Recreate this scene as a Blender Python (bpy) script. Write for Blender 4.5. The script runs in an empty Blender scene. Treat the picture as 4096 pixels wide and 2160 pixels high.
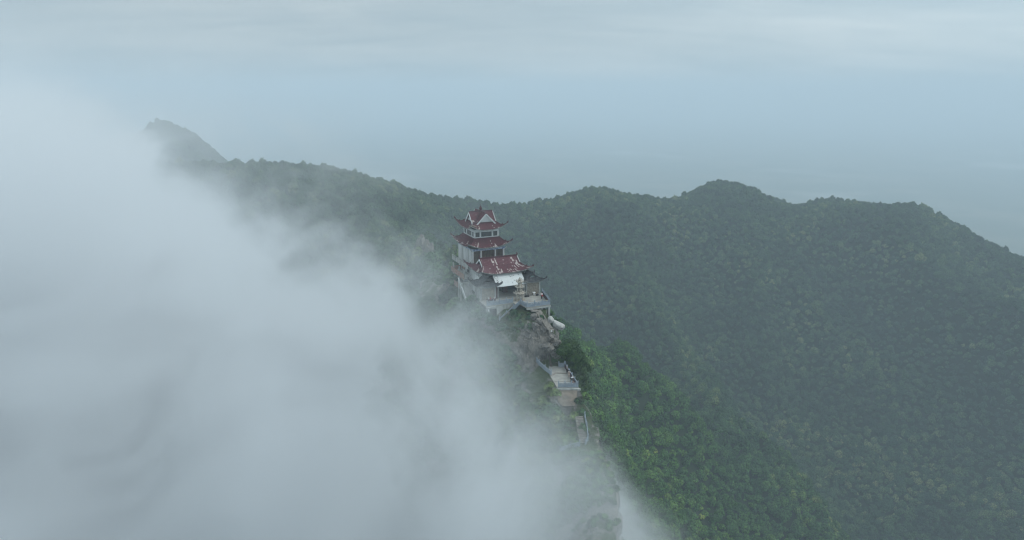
import bpy, math, random
import numpy as np
from mathutils import Vector, Matrix, noise as mn

# ------------------------------------------------------------------ scene, camera, light
SC = bpy.context.scene
COL = SC.collection
RAD = math.radians
PITCH = RAD(14.5)
FOC = 2731.0 / 4096.0          # focal length over image width
CAM_Z = 48.01                  # metres above the temple terrace (terrace floor is z = 0)
HAZE_D, HAZE_TOP = 0.00043, 160.0
FOG_D, FOG_K, FOG_Z0, FOG_G, FOG_V, FOG_N, FOG_S = 0.072, 1.21, 6.0, 0.58, 0.13, 44.0, (310.0, 90.0, 40.0)

cam_d = bpy.data.cameras.new('camera')
cam_d.sensor_width = 36.0
cam_d.lens = 36.0 * FOC
cam_d.clip_start = 0.5
cam_d.clip_end = 40000.0
cam = bpy.data.objects.new('camera', cam_d)
cam.location = (0, 0, CAM_Z)
cam.rotation_euler = (math.pi / 2 - PITCH, 0, 0)
COL.objects.link(cam)
SC.camera = cam

SUN_EL, SUN_AZ = RAD(40), RAD(72)      # azimuth clockwise from +Y, to the right ahead
world = bpy.data.worlds.new('World')
SC.world = world
world.use_nodes = True
WT = world.node_tree
WT.nodes.clear()


def nd(t, kind, **kw):
    n = t.nodes.new(kind)
    for k, v in kw.items():
        if k == 'ins':
            for i, val in v.items():
                if hasattr(val, 'is_output'):
                    t.links.new(val, n.inputs[i])
                else:
                    n.inputs[i].default_value = val
        else:
            setattr(n, k, v)
    return n


def mth(t, op, a, b=None, c=None, clamp=False):
    n = nd(t, 'ShaderNodeMath', operation=op, use_clamp=clamp)
    for i, v in enumerate((a, b, c)):
        if v is None:
            continue
        if hasattr(v, 'is_output'):
            t.links.new(v, n.inputs[i])
        else:
            n.inputs[i].default_value = v
    return n.outputs[0]


def mrange(t, v, a, b, c, d, mode='SMOOTHSTEP'):
    n = nd(t, 'ShaderNodeMapRange', interpolation_type=mode, ins={0: v, 1: a, 2: b, 3: c, 4: d})
    return n.outputs[0]


def mixc(t, f, a, b):
    n = nd(t, 'ShaderNodeMix', data_type='RGBA')
    for i, v in ((0, f), (6, a), (7, b)):
        if hasattr(v, 'is_output'):
            t.links.new(v, n.inputs[i])
        else:
            n.inputs[i].default_value = v if i == 0 else (*v, 1.0)
    return n.outputs[2]


def noise_tex(t, vec, scale, detail=3.0, rough=0.5, dist=0.0):
    n = nd(t, 'ShaderNodeTexNoise', ins={'Scale': scale, 'Detail': detail, 'Roughness': rough, 'Distortion': dist})
    if vec is not None:
        t.links.new(vec, n.inputs['Vector'])
    return n.outputs['Fac']


# overcast sky: a Nishita sky almost covered by a cloud deck seen in true perspective
sky = nd(WT, 'ShaderNodeTexSky', sky_type='NISHITA', sun_disc=False, sun_elevation=SUN_EL, sun_rotation=SUN_AZ,
         altitude=900.0, air_density=1.0, dust_density=3.0, ozone_density=1.0)
tc = nd(WT, 'ShaderNodeTexCoord')
sep = nd(WT, 'ShaderNodeSeparateXYZ', ins={0: tc.outputs['Generated']})
zz = mth(WT, 'MAXIMUM', sep.outputs[2], 0.0)
den = mth(WT, 'ADD', zz, 0.16)
cx = mth(WT, 'DIVIDE', sep.outputs[0], den)
cy = mth(WT, 'DIVIDE', sep.outputs[1], den)
cv = nd(WT, 'ShaderNodeCombineXYZ', ins={0: cx, 1: cy, 2: 0.0})
big = noise_tex(WT, cv.outputs[0], 0.55, 4.0, 0.5, 0.3)
st = nd(WT, 'ShaderNodeVectorMath', operation='MULTIPLY', ins={0: cv.outputs[0], 1: (0.6, 1.7, 1.0)})
streak = noise_tex(WT, st.outputs[0], 0.9, 5.0, 0.55, 0.5)
cl = mth(WT, 'ADD', mth(WT, 'MULTIPLY', big, 0.55), mth(WT, 'MULTIPLY', streak, 0.45))
cl = mrange(WT, cl, 0.30, 0.72, 0.0, 1.0)
deck = mixc(WT, cl, (0.485, 0.625, 0.70), (0.82, 0.91, 0.935))
# the hidden sun brightens the deck broadly on its side
sd = Vector((math.sin(SUN_AZ) * math.cos(SUN_EL), math.cos(SUN_AZ) * math.cos(SUN_EL), math.sin(SUN_EL)))
dt = nd(WT, 'ShaderNodeVectorMath', operation='DOT_PRODUCT', ins={0: tc.outputs['Generated'], 1: sd})
glow = mth(WT, 'MULTIPLY_ADD', mth(WT, 'POWER', mth(WT, 'MAXIMUM', dt.outputs['Value'], 0.0), 2.0), 0.75, 0.93)
glow = mth(WT, 'MULTIPLY', glow, mth(WT, 'MULTIPLY_ADD', zz, 0.55, 0.97))      # an overcast sky is brighter overhead
deck_s = nd(WT, 'ShaderNodeVectorMath', operation='SCALE', ins={0: deck, 'Scale': glow})
bg1 = nd(WT, 'ShaderNodeBackground', ins={0: sky.outputs[0], 1: 0.08})
bg2 = nd(WT, 'ShaderNodeBackground', ins={0: deck_s.outputs[0], 1: 1.0})
mx = nd(WT, 'ShaderNodeMixShader', ins={0: 0.93, 1: bg1.outputs[0], 2: bg2.outputs[0]})
out = nd(WT, 'ShaderNodeOutputWorld', ins={0: mx.outputs[0]})

sun_d = bpy.data.lights.new('sun', 'SUN')
sun_d.energy = 1.5
sun_d.angle = RAD(18)
sun_d.color = (1.0, 0.985, 0.96)
sun = bpy.data.objects.new('sun', sun_d)
sun.rotation_euler = (math.pi / 2 - SUN_EL, 0, math.pi - SUN_AZ)
sun.location = (200, 300, 400)
COL.objects.link(sun)

SC.view_settings.view_transform = 'Standard'
SC.view_settings.look = 'None'
SC.view_settings.exposure = -0.29
SC.view_settings.gamma = 1.0
SC.view_settings.use_curve_mapping = False
SC.render.engine = 'CYCLES'
CY = SC.cycles
CY.use_denoising = True
CY.denoiser = 'OPENIMAGEDENOISE'
CY.max_bounces = 12
CY.diffuse_bounces = 2
CY.glossy_bounces = 2
CY.transmission_bounces = 2
CY.transparent_max_bounces = 8
CY.volume_bounces = 6
CY.filter_width = 1.15
CY.volume_step_rate = 1.0
CY.volume_max_steps = 96
CY.sample_clamp_indirect = 4.0
CY.caustics_reflective = False
CY.caustics_refractive = False


# ------------------------------------------------------------------ helpers
def ray(u, v):
    return np.array([(u - 2048) / 2731.0,
                     math.cos(PITCH) - (v - 1080) / 2731.0 * math.sin(PITCH),
                     -math.sin(PITCH) - (v - 1080) / 2731.0 * math.cos(PITCH)])


def at(u, v, d):
    """point of the place seen at photograph pixel (u, v) at forward depth d"""
    return np.array([0, 0, CAM_Z]) + ray(u, v) * d


def onz(u, v, z):
    r = ray(u, v)
    return np.array([0, 0, CAM_Z]) + r * ((z - CAM_Z) / r[2])


def project(P):
    P = np.asarray(P, float)
    x, y, z = P[..., 0], P[..., 1], P[..., 2] - CAM_Z
    d = y * math.cos(PITCH) - z * math.sin(PITCH)
    w = y * math.sin(PITCH) + z * math.cos(PITCH)
    return 2048 + 2731 * x / d, 1080 - 2731 * w / d, d


def new_mat(name):
    m = bpy.data.materials.new(name)
    m.use_nodes = True
    t = m.node_tree
    t.nodes.clear()
    o = nd(t, 'ShaderNodeOutputMaterial')
    b = nd(t, 'ShaderNodeBsdfPrincipled')
    t.links.new(b.outputs[0], o.inputs[0])
    b.inputs['Specular IOR Level'].default_value = 0.25
    return m, t, b


def simple(name, c1, c2, scale=2.0, rough=0.85, detail=4.0, lo=0.35, hi=0.65, bump=0.0, coord='Object', stretch=None, spec=0.25):
    """two-tone weathered surface"""
    m, t, b = new_mat(name)
    tcn = nd(t, 'ShaderNodeTexCoord')
    v = tcn.outputs[coord]
    if stretch:
        v = nd(t, 'ShaderNodeVectorMath', operation='MULTIPLY', ins={0: v, 1: stretch}).outputs[0]
    n = noise_tex(t, v, scale, detail, 0.6)
    f = mrange(t, n, lo, hi, 0.0, 1.0)
    t.links.new(mixc(t, f, c1, c2), b.inputs['Base Color'])
    b.inputs['Roughness'].default_value = rough
    b.inputs['Specular IOR Level'].default_value = spec
    if bump:
        bp = nd(t, 'ShaderNodeBump', ins={'Strength': bump, 'Distance': 0.1, 'Height': n})
        t.links.new(bp.outputs[0], b.inputs['Normal'])
    return m


def mesh_obj(name, verts, faces, mat=None, parent=None, loc=None, smooth=False, kind=None):
    me = bpy.data.meshes.new(name)
    me.from_pydata([tuple(v) for v in verts], [], [tuple(f) for f in faces])
    if smooth:
        me.polygons.foreach_set('use_smooth', [True] * len(me.polygons))
    if mat:
        me.materials.append(mat)
    me.update()
    o = bpy.data.objects.new(name, me)
    COL.objects.link(o)
    if parent:
        o.parent = parent
    if loc is not None:
        o.location = loc
    if kind:
        o['kind'] = kind
    return o


def grid_faces(nx, ny, closed=False):
    f = []
    for j in range(ny - 1):
        for i in range(nx - 1 + (1 if closed else 0)):
            i2 = (i + 1) % nx
            f.append((j * nx + i, j * nx + i2, (j + 1) * nx + i2, (j + 1) * nx + i))
    return f


# ------------------------------------------------------------------ terrain
M_soil, t, b = new_mat('forest_floor')
n1 = noise_tex(t, nd(t, 'ShaderNodeTexCoord').outputs['Object'], 0.05, 6.0, 0.6)
t.links.new(mixc(t, n1, (0.010, 0.022, 0.008), (0.022, 0.042, 0.014)), b.inputs['Base Color'])
b.inputs['Roughness'].default_value = 0.95

M_plain, t, b = new_mat('plain')
tcn = nd(t, 'ShaderNodeTexCoord')
n1 = noise_tex(t, tcn.outputs['Object'], 0.004, 6.0, 0.6)
n2 = noise_tex(t, tcn.outputs['Object'], 0.0012, 3.0, 0.6)
c = mixc(t, mrange(t, n1, 0.4, 0.62, 0, 1), (0.13, 0.165, 0.14), (0.20, 0.215, 0.18))
c = mixc(t, mrange(t, n2, 0.58, 0.72, 0, 0.75), c, (0.38, 0.39, 0.38))
t.links.new(c, b.inputs['Base Color'])
b.inputs['Roughness'].default_value = 0.95

CREST = [(960, 650, 560), (1130, 655, 570), (1300, 668, 590), (1500, 715, 620), (1700, 775, 660), (1850, 800, 690),
         (2040, 822, 730), (2200, 796, 760), (2390, 756, 800), (2520, 781, 810), (2650, 803, 830), (2780, 756, 820),
         (2870, 727, 820), (3000, 752, 810), (3170, 814, 810), (3320, 797, 790), (3500, 814, 770), (3650, 819, 750),
         (3800, 868, 720), (3950, 958, 700), (4096, 1034, 690), (4300, 1140, 670)]
TP = [at(*e) for e in CREST]
for e in CREST[::2]:                                    # the ground falls away behind the crest
    P = at(*e)
    h = np.array([P[0], P[1], 0.0]) / math.hypot(P[0], P[1])
    TP.append(P + h * 130 + np.array([0, 0, -45]))
    TP.append(P + h * 420 + np.array([0, 0, -170]))
TP += [onz(*e) for e in [(3780, 2200, -215), (3400, 1900, -205), (2900, 1600, -190), (2600, 1430, -172),
                         (2330, 1500, -95), (2450, 1800, -95), (2650, 2160, -110), (3100, 2160, -160)]]
TP += [np.array(p, float) for p in [
    (60, 575, -150), (30, 470, -120), (22, 260, -78), (24, 150, -70), (30, 90, -78), (60, 100, -115), (130, 160, -175),
    (250, 200, -225), (340, 300, -228), (460, 330, -232), (620, 420, -235), (650, 560, -215), (430, 470, -180),
    (-8, 205, -8), (-22, 250, -16), (-42, 310, -26), (-66, 380, -38), (-110, 470, -28), (-20, 330, -45), (-30, 420, -75),
    (-45, 200, -55), (-85, 250, -85), (-60, 120, -80), (-150, 200, -140), (-120, 350, -70), (-200, 420, -80), (-60, 60, -100),
    (-300, 250, -190), (-340, 480, -60), (-300, 580, -10), (-420, 620, -30), (-440, 760, -60), (-500, 450, -150),
    (-160, 760, -100), (-330, 850, -60), (-470, 980, -40), (-250, 1060, -110),
    (-800, 300, -230), (-900, 800, -200), (-900, 1300, -220), (0, 0, -160), (400, 0, -250), (-400, 0, -230),
    (900, 300, -260), (900, 800, -280), (850, 1300, -310), (200, 1350, -300), (-200, 1400, -260)]]
TP += [at(*e) for e in [(640, 484, 1100), (570, 522, 1090), (710, 512, 1090), (770, 535, 1080), (850, 590, 1060),
                        (910, 640, 1040), (960, 720, 1030), (1100, 800, 1020), (1300, 860, 1020), (480, 580, 1080), (380, 640, 1060), (200, 640, 1060), (60, 600, 1060), (-150, 640, 1040)]]
TP = np.array(TP)
SCALE = 300.0


def tps_fit(P):
    X = P[:, :2] / SCALE
    n = len(X)
    r = np.linalg.norm(X[:, None] - X[None], axis=2)
    K = np.where(r > 0, r * r * np.log(r + 1e-9), 0) + np.eye(n) * 1.5e-4
    A = np.zeros((n + 3, n + 3))
    A[:n, :n] = K
    A[:n, n] = 1
    A[:n, n + 1:] = X
    A[n:, :n] = A[:n, n:].T
    return X, np.linalg.solve(A, np.concatenate([P[:, 2], np.zeros(3)]))


TX, TWT = tps_fit(TP)
GX0, GX1, GY0, GY1, GS = -900.0, 900.0, 40.0, 1400.0, 8.0
gx = np.arange(GX0, GX1 + 1, GS)
gy = np.arange(GY0, GY1 + 1, GS)
QX, QY = np.meshgrid(gx, gy)
Q = np.stack([QX.ravel(), QY.ravel()], 1) / SCALE
HZ = np.zeros(len(Q))
for i in range(len(TX)):
    r2 = (Q[:, 0] - TX[i, 0]) ** 2 + (Q[:, 1] - TX[i, 1]) ** 2
    HZ += TWT[i] * 0.5 * r2 * np.log(r2 + 1e-12)
HZ += TWT[-3] + Q @ TWT[-2:]
rel = np.array([mn.ridged_multi_fractal(Vector((x / 185.0 + y / 900.0, y / 430.0 + 7.3, 0.4)), 0.8, 2.2, 3, 0.9, 2.0) for x, y in zip(QX.ravel(), QY.ravel())])
rel2 = np.array([mn.fractal(Vector((x / 60.0, y / 60.0, 2.7)), 0.9, 2.0, 3) for x, y in zip(QX.ravel(), QY.ravel())])
amp = np.clip((-58 - HZ) / 40.0, 0.10, 1.0)
HZ = HZ + amp * (80.0 * (rel - 1.0) + 5.0 * rel2)
HZ = HZ.reshape(QX.shape)
# trim the crest so that its skyline, trees included, has the notches and peaks of the real ridge
SKY = np.array([(600, 655), (760, 652), (960, 648), (1020, 650), (1085, 656), (1130, 650), (1200, 655), (1310, 668), (1400, 692), (1500, 715), (1620, 742), (1700, 770), (1770, 788),
                (1850, 797), (1950, 805), (2040, 817), (2120, 806), (2200, 794), (2270, 778), (2330, 756), (2390, 748), (2450, 757), (2510, 772), (2570, 779), (2610, 780), (2648, 797), (2700, 783),
                (2760, 762), (2800, 748), (2840, 725), (2870, 719), (2910, 724), (2980, 742), (3030, 750), (3080, 775), (3130, 797), (3185, 813), (3240, 801), (3320, 789), (3380, 799), (3450, 801),
                (3510, 815), (3580, 809), (3650, 807), (3690, 820), (3740, 845), (3800, 868), (3870, 905), (3930, 950), (4000, 985), (4096, 1025), (4200, 1075), (4400, 1180)], float)
FAR = np.array([(-400, 640), (0, 595), (90, 590), (200, 640), (380, 618), (480, 578), (540, 535), (590, 495), (625, 479), (650, 478), (690, 490), (730, 512), (770, 520), (810, 540), (850, 572), (900, 615),
                (940, 655), (1000, 760), (1100, 880), (1500, 980), (4500, 1100)], float)


def trim(target, lo, hi, u0, u1, soft):
    global HZ
    n = int((u1 - u0) / 44)
    u3, v3, d3 = project(np.stack([QX, QY, HZ + 5.5], -1))
    band = (QY > lo) & (QY < hi) & (u3 > u0) & (u3 < u1)
    ub = np.clip(((u3 - u0) / 44).astype(int), 0, n - 1)
    sky_v = np.full(n, 9e9)
    np.minimum.at(sky_v, ub[band], v3[band])
    g_ = np.nonzero(sky_v < 5e3)[0]
    sky_v = np.interp(np.arange(n), g_, sky_v[g_])
    sky_v = np.convolve(np.pad(sky_v, 1, mode='edge'), [.25, .5, .25], 'valid')
    uc = u0 + 44 * (np.arange(n) + .5)
    dd_ = np.interp(uc, target[:, 0], target[:, 1]) - sky_v
    dd_ = np.convolve(np.pad(dd_, 2, mode='edge'), np.array([.5, 1, 2, 1, .5]) / 5.0, 'valid')
    dv = np.interp(u3, uc, dd_)
    sv = np.interp(u3, uc, sky_v)
    wgt = np.exp(-(np.maximum(0, v3 - sv) / soft) ** 2) * band
    HZ = HZ - wgt * dv * d3 / 2731.0


for it in range(3):
    trim(FAR, 1000, 1500, -400, 1700, 160.0)
HZ = HZ + np.clip((QY - 960) / 60, 0, 1) * (9.0 * np.array([mn.fractal(Vector((x / 90.0, y / 90.0, 5.1)), 0.7, 2.0, 4) for x, y in zip(QX.ravel(), QY.ravel())]).reshape(QX.shape))
for it in range(6):
    trim(SKY, 480, 960, 560, 4420, 55.0)
for it in range(2):                            # weather the grid steps out of the crest
    pad = np.pad(HZ, 1, mode='edge')
    soft_ = (pad[:-2, 1:-1] + pad[2:, 1:-1] + pad[1:-1, :-2] + pad[1:-1, 2:] + 2 * HZ) / 6.0
    HZ = np.where(QY > 480, soft_, HZ)


def ground(x, y):
    fx = np.clip((np.asarray(x, float) - GX0) / GS, 0, len(gx) - 1.001)
    fy = np.clip((np.asarray(y, float) - GY0) / GS, 0, len(gy) - 1.001)
    ix, iy = fx.astype(int), fy.astype(int)
    a, c = fx - ix, fy - iy
    return (HZ[iy, ix] * (1 - a) * (1 - c) + HZ[iy, ix + 1] * a * (1 - c) + HZ[iy + 1, ix] * (1 - a) * c + HZ[iy + 1, ix + 1] * a * c)


hv = np.stack([QX.ravel(), QY.ravel(), HZ.ravel()], 1)
mesh_obj('hillside', hv, grid_faces(len(gx), len(gy)), M_soil, smooth=True, kind='structure')

PLAIN_Z = -330.0
pv, R0 = [(0, 0, PLAIN_Z)], 15000.0
pf = []
for j, r in enumerate((600, 2500, 7000, R0)):
    for i in range(48):
        a = 2 * math.pi * i / 48
        pv.append((r * math.cos(a), r * math.sin(a), PLAIN_Z))
for i in range(48):
    pf.append((0, 1 + i, 1 + (i + 1) % 48))
for j in range(3):
    for i in range(48):
        a, c2 = 1 + j * 48 + i, 1 + j * 48 + (i + 1) % 48
        pf.append((a, a + 48, c2 + 48, c2))
mesh_obj('plain', pv, pf, M_plain, kind='structure')

# a low hill far out on the plain at the right
fh = []
for j in range(24):
    for i in range(24):
        x, y = -1 + 2 * i / 23, -1 + 2 * j / 23
        r = min(1, math.hypot(x, y))
        h = (0.5 + 0.5 * math.cos(math.pi * r)) * (1 + 0.3 * mn.noise(Vector((x * 2, y * 2, 5))))
        fh.append((1030 + 200 * x, 1020 + 260 * y, PLAIN_Z - 2 + 74 * h))
mesh_obj('far_hill', fh, grid_faces(24, 24), M_soil, smooth=True, kind='structure')

# ------------------------------------------------------------------ forest
M_leaf, t, b = new_mat('broadleaf_foliage')
oi = nd(t, 'ShaderNodeObjectInfo')
geo = nd(t, 'ShaderNodeNewGeometry')
pn = noise_tex(t, geo.outputs['Position'], 0.014, 3.0, 0.6)
fn = noise_tex(t, geo.outputs['Position'], 1.1, 2.0, 0.6)
f = mth(t, 'ADD', mth(t, 'MULTIPLY_ADD', oi.outputs['Random'], 0.66, -0.06), mth(t, 'MULTIPLY', mrange(t, pn, 0.3, 0.7, 0, 1), 0.44))
cr = nd(t, 'ShaderNodeValToRGB', ins={0: f})
e = cr.color_ramp.elements
e[0].position, e[0].color = 0.08, (0.018, 0.048, 0.026, 1)
e[1].position, e[1].color = 0.95, (0.150, 0.180, 0.070, 1)
for pos, col in ((0.33, (0.028, 0.072, 0.034, 1)), (0.6, (0.044, 0.100, 0.040, 1)), (0.8, (0.070, 0.128, 0.046, 1))):
    q = e.new(pos)
    q.color = col
lc = mixc(t, mrange(t, fn, 0.35, 0.65, 0, 1), (0.38, 0.40, 0.40), (1.65, 1.62, 1.5))
mul = nd(t, 'ShaderNodeMix', data_type='RGBA', blend_type='MULTIPLY', ins={0: 1.0})
t.links.new(cr.outputs[0], mul.inputs[6])
t.links.new(lc, mul.inputs[7])
# lighter, yellower tint added on the near flank, this side of the valley bottom
sp_ = nd(t, 'ShaderNodeSeparateXYZ', ins={0: geo.outputs['Position']})
flank = mrange(t, mth(t, 'ADD', mth(t, 'MULTIPLY_ADD', sp_.outputs[0], -1.05, 600.0), mth(t, 'MULTIPLY_ADD', sp_.outputs[1], -1.0, mth(t, 'MULTIPLY', pn, 60.0))), -70.0, 230.0, 0.0, 1.0)
flank = mth(t, 'MULTIPLY', flank, mrange(t, sp_.outputs[0], 2.0, 30.0, 0.0, 1.0))
near_tint = nd(t, 'ShaderNodeMix', data_type='RGBA', blend_type='MULTIPLY', ins={0: flank, 7: (1.6, 1.62, 0.85, 1)})
t.links.new(mul.outputs[2], near_tint.inputs[6])
t.links.new(near_tint.outputs[2], b.inputs['Base Color'])
b.inputs['Roughness'].default_value = 0.75
M_bark = simple('bark', (0.05, 0.042, 0.033), (0.10, 0.085, 0.07), 3.0)

ICO = []


def ico(sub):
    import bmesh
    bm = bmesh.new()
    bmesh.ops.create_icosphere(bm, subdivisions=sub, radius=1.0)
    v = np.array([x.co[:] for x in bm.verts])
    f = [tuple(q.index for q in p.verts) for p in bm.faces]
    bm.free()
    return v, f


ICO1, ICO2 = ico(2), ico(3)


def crown_geo(rng, lobes, leaves, flat=0.8, leaf=0.22, core=ICO1):
    """a crown of unit radius: lumpy lobes over a dome, with loose leaf sprays that break the outline"""
    V, Fc = [], []
    cs = []
    for k in range(lobes):
        a = k * 2.399 + rng.uniform(-.4, .4)
        q = math.sqrt((k + 0.3) / lobes)
        r = 0.78 * q * rng.uniform(.8, 1.15)
        h = 0.62 * (1 - q * q) + rng.uniform(-.14, .2)
        s = rng.uniform(.22, .40)
        cs.append((r * math.cos(a), r * math.sin(a), h * flat, s))
    cs.append((0, 0, 0.0, 0.70))
    for (x, y, z, s) in cs:
        off = len(V)
        o = rng.uniform(0, 99)
        for p in core[0]:
            d = 1 + 0.32 * mn.noise(Vector((p[0] * 2.3 + o, p[1] * 2.3, p[2] * 2.3)))
            V.append((x + p[0] * s * d, y + p[1] * s * d, z + p[2] * s * d * 0.85))
        Fc += [tuple(i + off for i in f) for f in core[1]]
    for k in range(leaves):
        x, y, z, s = cs[rng.randrange(len(cs) - 1)]
        n = Vector((rng.gauss(0, 1), rng.gauss(0, 1), rng.gauss(0.35, 1))).normalized()
        c = Vector((x, y, z)) + n * s * rng.uniform(.85, 1.5)
        t1 = n.orthogonal().normalized()
        t1.rotate(Matrix.Rotation(rng.uniform(0, 6.28), 3, n))
        n2 = (n + Vector((rng.gauss(0, .5), rng.gauss(0, .5), rng.gauss(0, .5)))).normalized()
        t2 = n2.cross(t1).normalized()
        t1 = t2.cross(n2)
        w = leaf * rng.uniform(.5, 1.1)
        off = len(V)
        V += [tuple(c - t1 * w), tuple(c + t2 * w * .5), tuple(c + t1 * w), tuple(c - t2 * w * .6)]
        Fc.append((off, off + 1, off + 2, off + 3))
    return V, Fc


rng = random.Random(5)
VAR = bpy.data.collections.new('forest_variants')
crown_meshes, trunk_meshes = [], []
for k in range(6):
    V, Fc = crown_geo(rng, rng.choice((9, 13, 18)), 520, flat=rng.uniform(.7, 1.15), leaf=.16)

    me = bpy.data.meshes.new('crown')
    me.from_pydata(V, [], Fc)
    me.materials.append(M_leaf)
    crown_meshes.append(me)
    o = bpy.data.objects.new('crown_variant', me)
    VAR.objects.link(o)
for k in range(2):                     # trunk of unit height, forking under the crown
    V, Fc = [], []
    segs = [((0, 0, -1.6), (0.03, 0.02, -.55), .075, .055)]
    for q in range(4):
        a = q * 1.57 + k
        segs.append(((0.03, 0.02, -.6), (.34 * math.cos(a), .34 * math.sin(a), .05 + .1 * q), .05, .02))
    for (p0, p1, r0, r1) in segs:
        off = len(V)
        d = (Vector(p1) - Vector(p0)).normalized()
        u = d.orthogonal().normalized()
        w = d.cross(u)
        for (pp, r) in ((p0, r0), (p1, r1)):
            for i in range(6):
                a = i * math.pi / 3
                V.append(tuple(Vector(pp) + u * r * math.cos(a) + w * r * math.sin(a)))
        Fc += [(off + i, off + (i + 1) % 6, off + 6 + (i + 1) % 6, off + 6 + i) for i in range(6)]
    me = bpy.data.meshes.new('trunk')
    me.from_pydata(V, [], Fc)
    me.materials.append(M_bark)
    trunk_meshes.append(me)

# planting grid, jittered; keep only trees the view can reach
nrg = np.random.default_rng(3)
SP = 3.05
px, py = np.meshgrid(np.arange(-720, 720, SP), np.arange(185, 1180, SP))
px = (px + nrg.uniform(-.72, .72, px.shape) * SP).ravel()
py = (py + nrg.uniform(-.72, .72, py.shape) * SP).ravel()
pz = ground(px, py)
rad = np.clip(1.95 * np.exp(nrg.normal(0, .30, len(px))), 1.0, 3.9)
hgt = rad * nrg.uniform(.85, 1.6, len(px))
pz = pz + nrg.uniform(-.8, 1.2, len(px))
top = np.stack([px, py, pz + hgt + 2.0], 1)
uu, vv, dd = project(top)
keep = ~((px < -420) & (py < 980)) & (uu > -150) & (uu < 4250) & (vv > 350) & (vv < 2330) & (dd > 0)
keep &= ~((px > -26) & (px < 30) & (py < 196))            # the cliff stands here
keep &= ~((uu < 1500) & (vv > 1250))                       # deep inside the fog bank
for k in range(1, 48):                                     # hidden behind nearer ground
    q = k / 48.0
    gz = ground(px * q, py * q)
    lz = CAM_Z + (top[:, 2] - CAM_Z) * q
    keep &= ~((gz > lz + 5.0) & (py * q > GY0) & (q < .97))
idx = np.nonzero(keep)[0]
size = rad[idx] / dd[idx]
inview = (uu[idx] > 0) & (uu[idx] < 4096) & (vv[idx] > 0) & (vv[idx] < 2160) & (uu[idx] > 2350)
order = np.argsort(-(size * inview))
near = idx[order[:300]]
rest = idx[order[300:]]

me = bpy.data.meshes.new('forest')
me.from_pydata([(px[i], py[i], pz[i] + hgt[i] * .55 + .9) for i in rest], [], [])
at1 = me.attributes.new('size', 'FLOAT_VECTOR', 'POINT')
at1.data.foreach_set('vector', np.stack([rad[rest], rad[rest], hgt[rest]], 1).astype(np.float32).ravel())
at2 = me.attributes.new('spin', 'FLOAT', 'POINT')
at2.data.foreach_set('value', nrg.uniform(0, 6.28, len(rest)).astype(np.float32))
at3 = me.attributes.new('pick', 'INT', 'POINT')
at3.data.foreach_set('value', nrg.integers(0, 6, len(rest)).astype(np.int32))
forest = bpy.data.objects.new('forest', me)
COL.objects.link(forest)
forest['kind'] = 'stuff'
forest['label'] = 'dense broadleaf forest covering the hills beyond and beside the temple ridge'
forest['category'] = 'forest'
ng = bpy.data.node_groups.new('plant_forest', 'GeometryNodeTree')
ng.interface.new_socket('Geometry', in_out='INPUT', socket_type='NodeSocketGeometry')
ng.interface.new_socket('Geometry', in_out='OUTPUT', socket_type='NodeSocketGeometry')
gi, go = nd(ng, 'NodeGroupInput'), nd(ng, 'NodeGroupOutput')
ci = nd(ng, 'GeometryNodeCollectionInfo', ins={0: VAR, 1: True, 2: True})


def named(nm, ty):
    n = nd(ng, 'GeometryNodeInputNamedAttribute', data_type=ty)
    n.inputs[0].default_value = nm
    return n.outputs[0]


rv = nd(ng, 'ShaderNodeCombineXYZ', ins={2: named('spin', 'FLOAT')})
iop = nd(ng, 'GeometryNodeInstanceOnPoints')
ng.links.new(gi.outputs[0], iop.inputs['Points'])
ng.links.new(ci.outputs[0], iop.inputs['Instance'])
iop.inputs['Pick Instance'].default_value = True
ng.links.new(named('pick', 'INT'), iop.inputs['Instance Index'])
ng.links.new(rv.outputs[0], iop.inputs['Rotation'])
ng.links.new(named('size', 'FLOAT_VECTOR'), iop.inputs['Scale'])
ng.links.new(iop.outputs[0], go.inputs[0])
gm = forest.modifiers.new('plant', 'NODES')
gm.node_group = ng

for i in near:
    r = bpy.data.objects.new('broadleaf_tree', None)
    COL.objects.link(r)
    r.location = (px[i], py[i], pz[i] - .4)
    r.empty_display_size = 1.0
    r['label'] = 'round-crowned green forest tree on the near slope right of the cliff'
    r['category'] = 'tree'
    r['group'] = 'forest trees on the near slope'
    c = bpy.data.objects.new('crown', crown_meshes[int(nrg.integers(0, 6))])
    COL.objects.link(c)
    c.parent = r
    c.location = (0, 0, hgt[i] * .55 + 1.3)
    c.scale = (rad[i], rad[i], hgt[i])
    c.rotation_euler = (0, 0, nrg.uniform(0, 6.28))
    tr = bpy.data.objects.new('trunk', trunk_meshes[i % 2])
    COL.objects.link(tr)
    tr.parent = r
    tr.location = c.location
    tr.scale = (rad[i], rad[i], hgt[i])

# ------------------------------------------------------------------ building kit
class Frame:
    """a place with its own axes: local x, y, z in metres -> the world"""
    def __init__(self, o, yaw):
        self.o = Vector(o)
        self.yaw = yaw
        self.m = Matrix.Rotation(yaw, 3, 'Z')

    def w(self, p):
        return self.o + self.m @ Vector(p)


TEMPLE = Frame((8.85, 153.47, 0.0), RAD(24))     # origin: front right corner of the terrace; x along the front, y to the back
WORLD = Frame((0, 0, 0), 0.0)


def thing(name, label, cat, fr, base, group=None, rot=0.0):
    o = bpy.data.objects.new(name, None)
    COL.objects.link(o)
    o.location = fr.w(base)
    o.rotation_euler = (0, 0, fr.yaw + rot)
    o.empty_display_size = 0.5
    o['label'] = label
    o['category'] = cat
    if group:
        o['group'] = group
    o['base'] = list(base)
    return o


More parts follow.
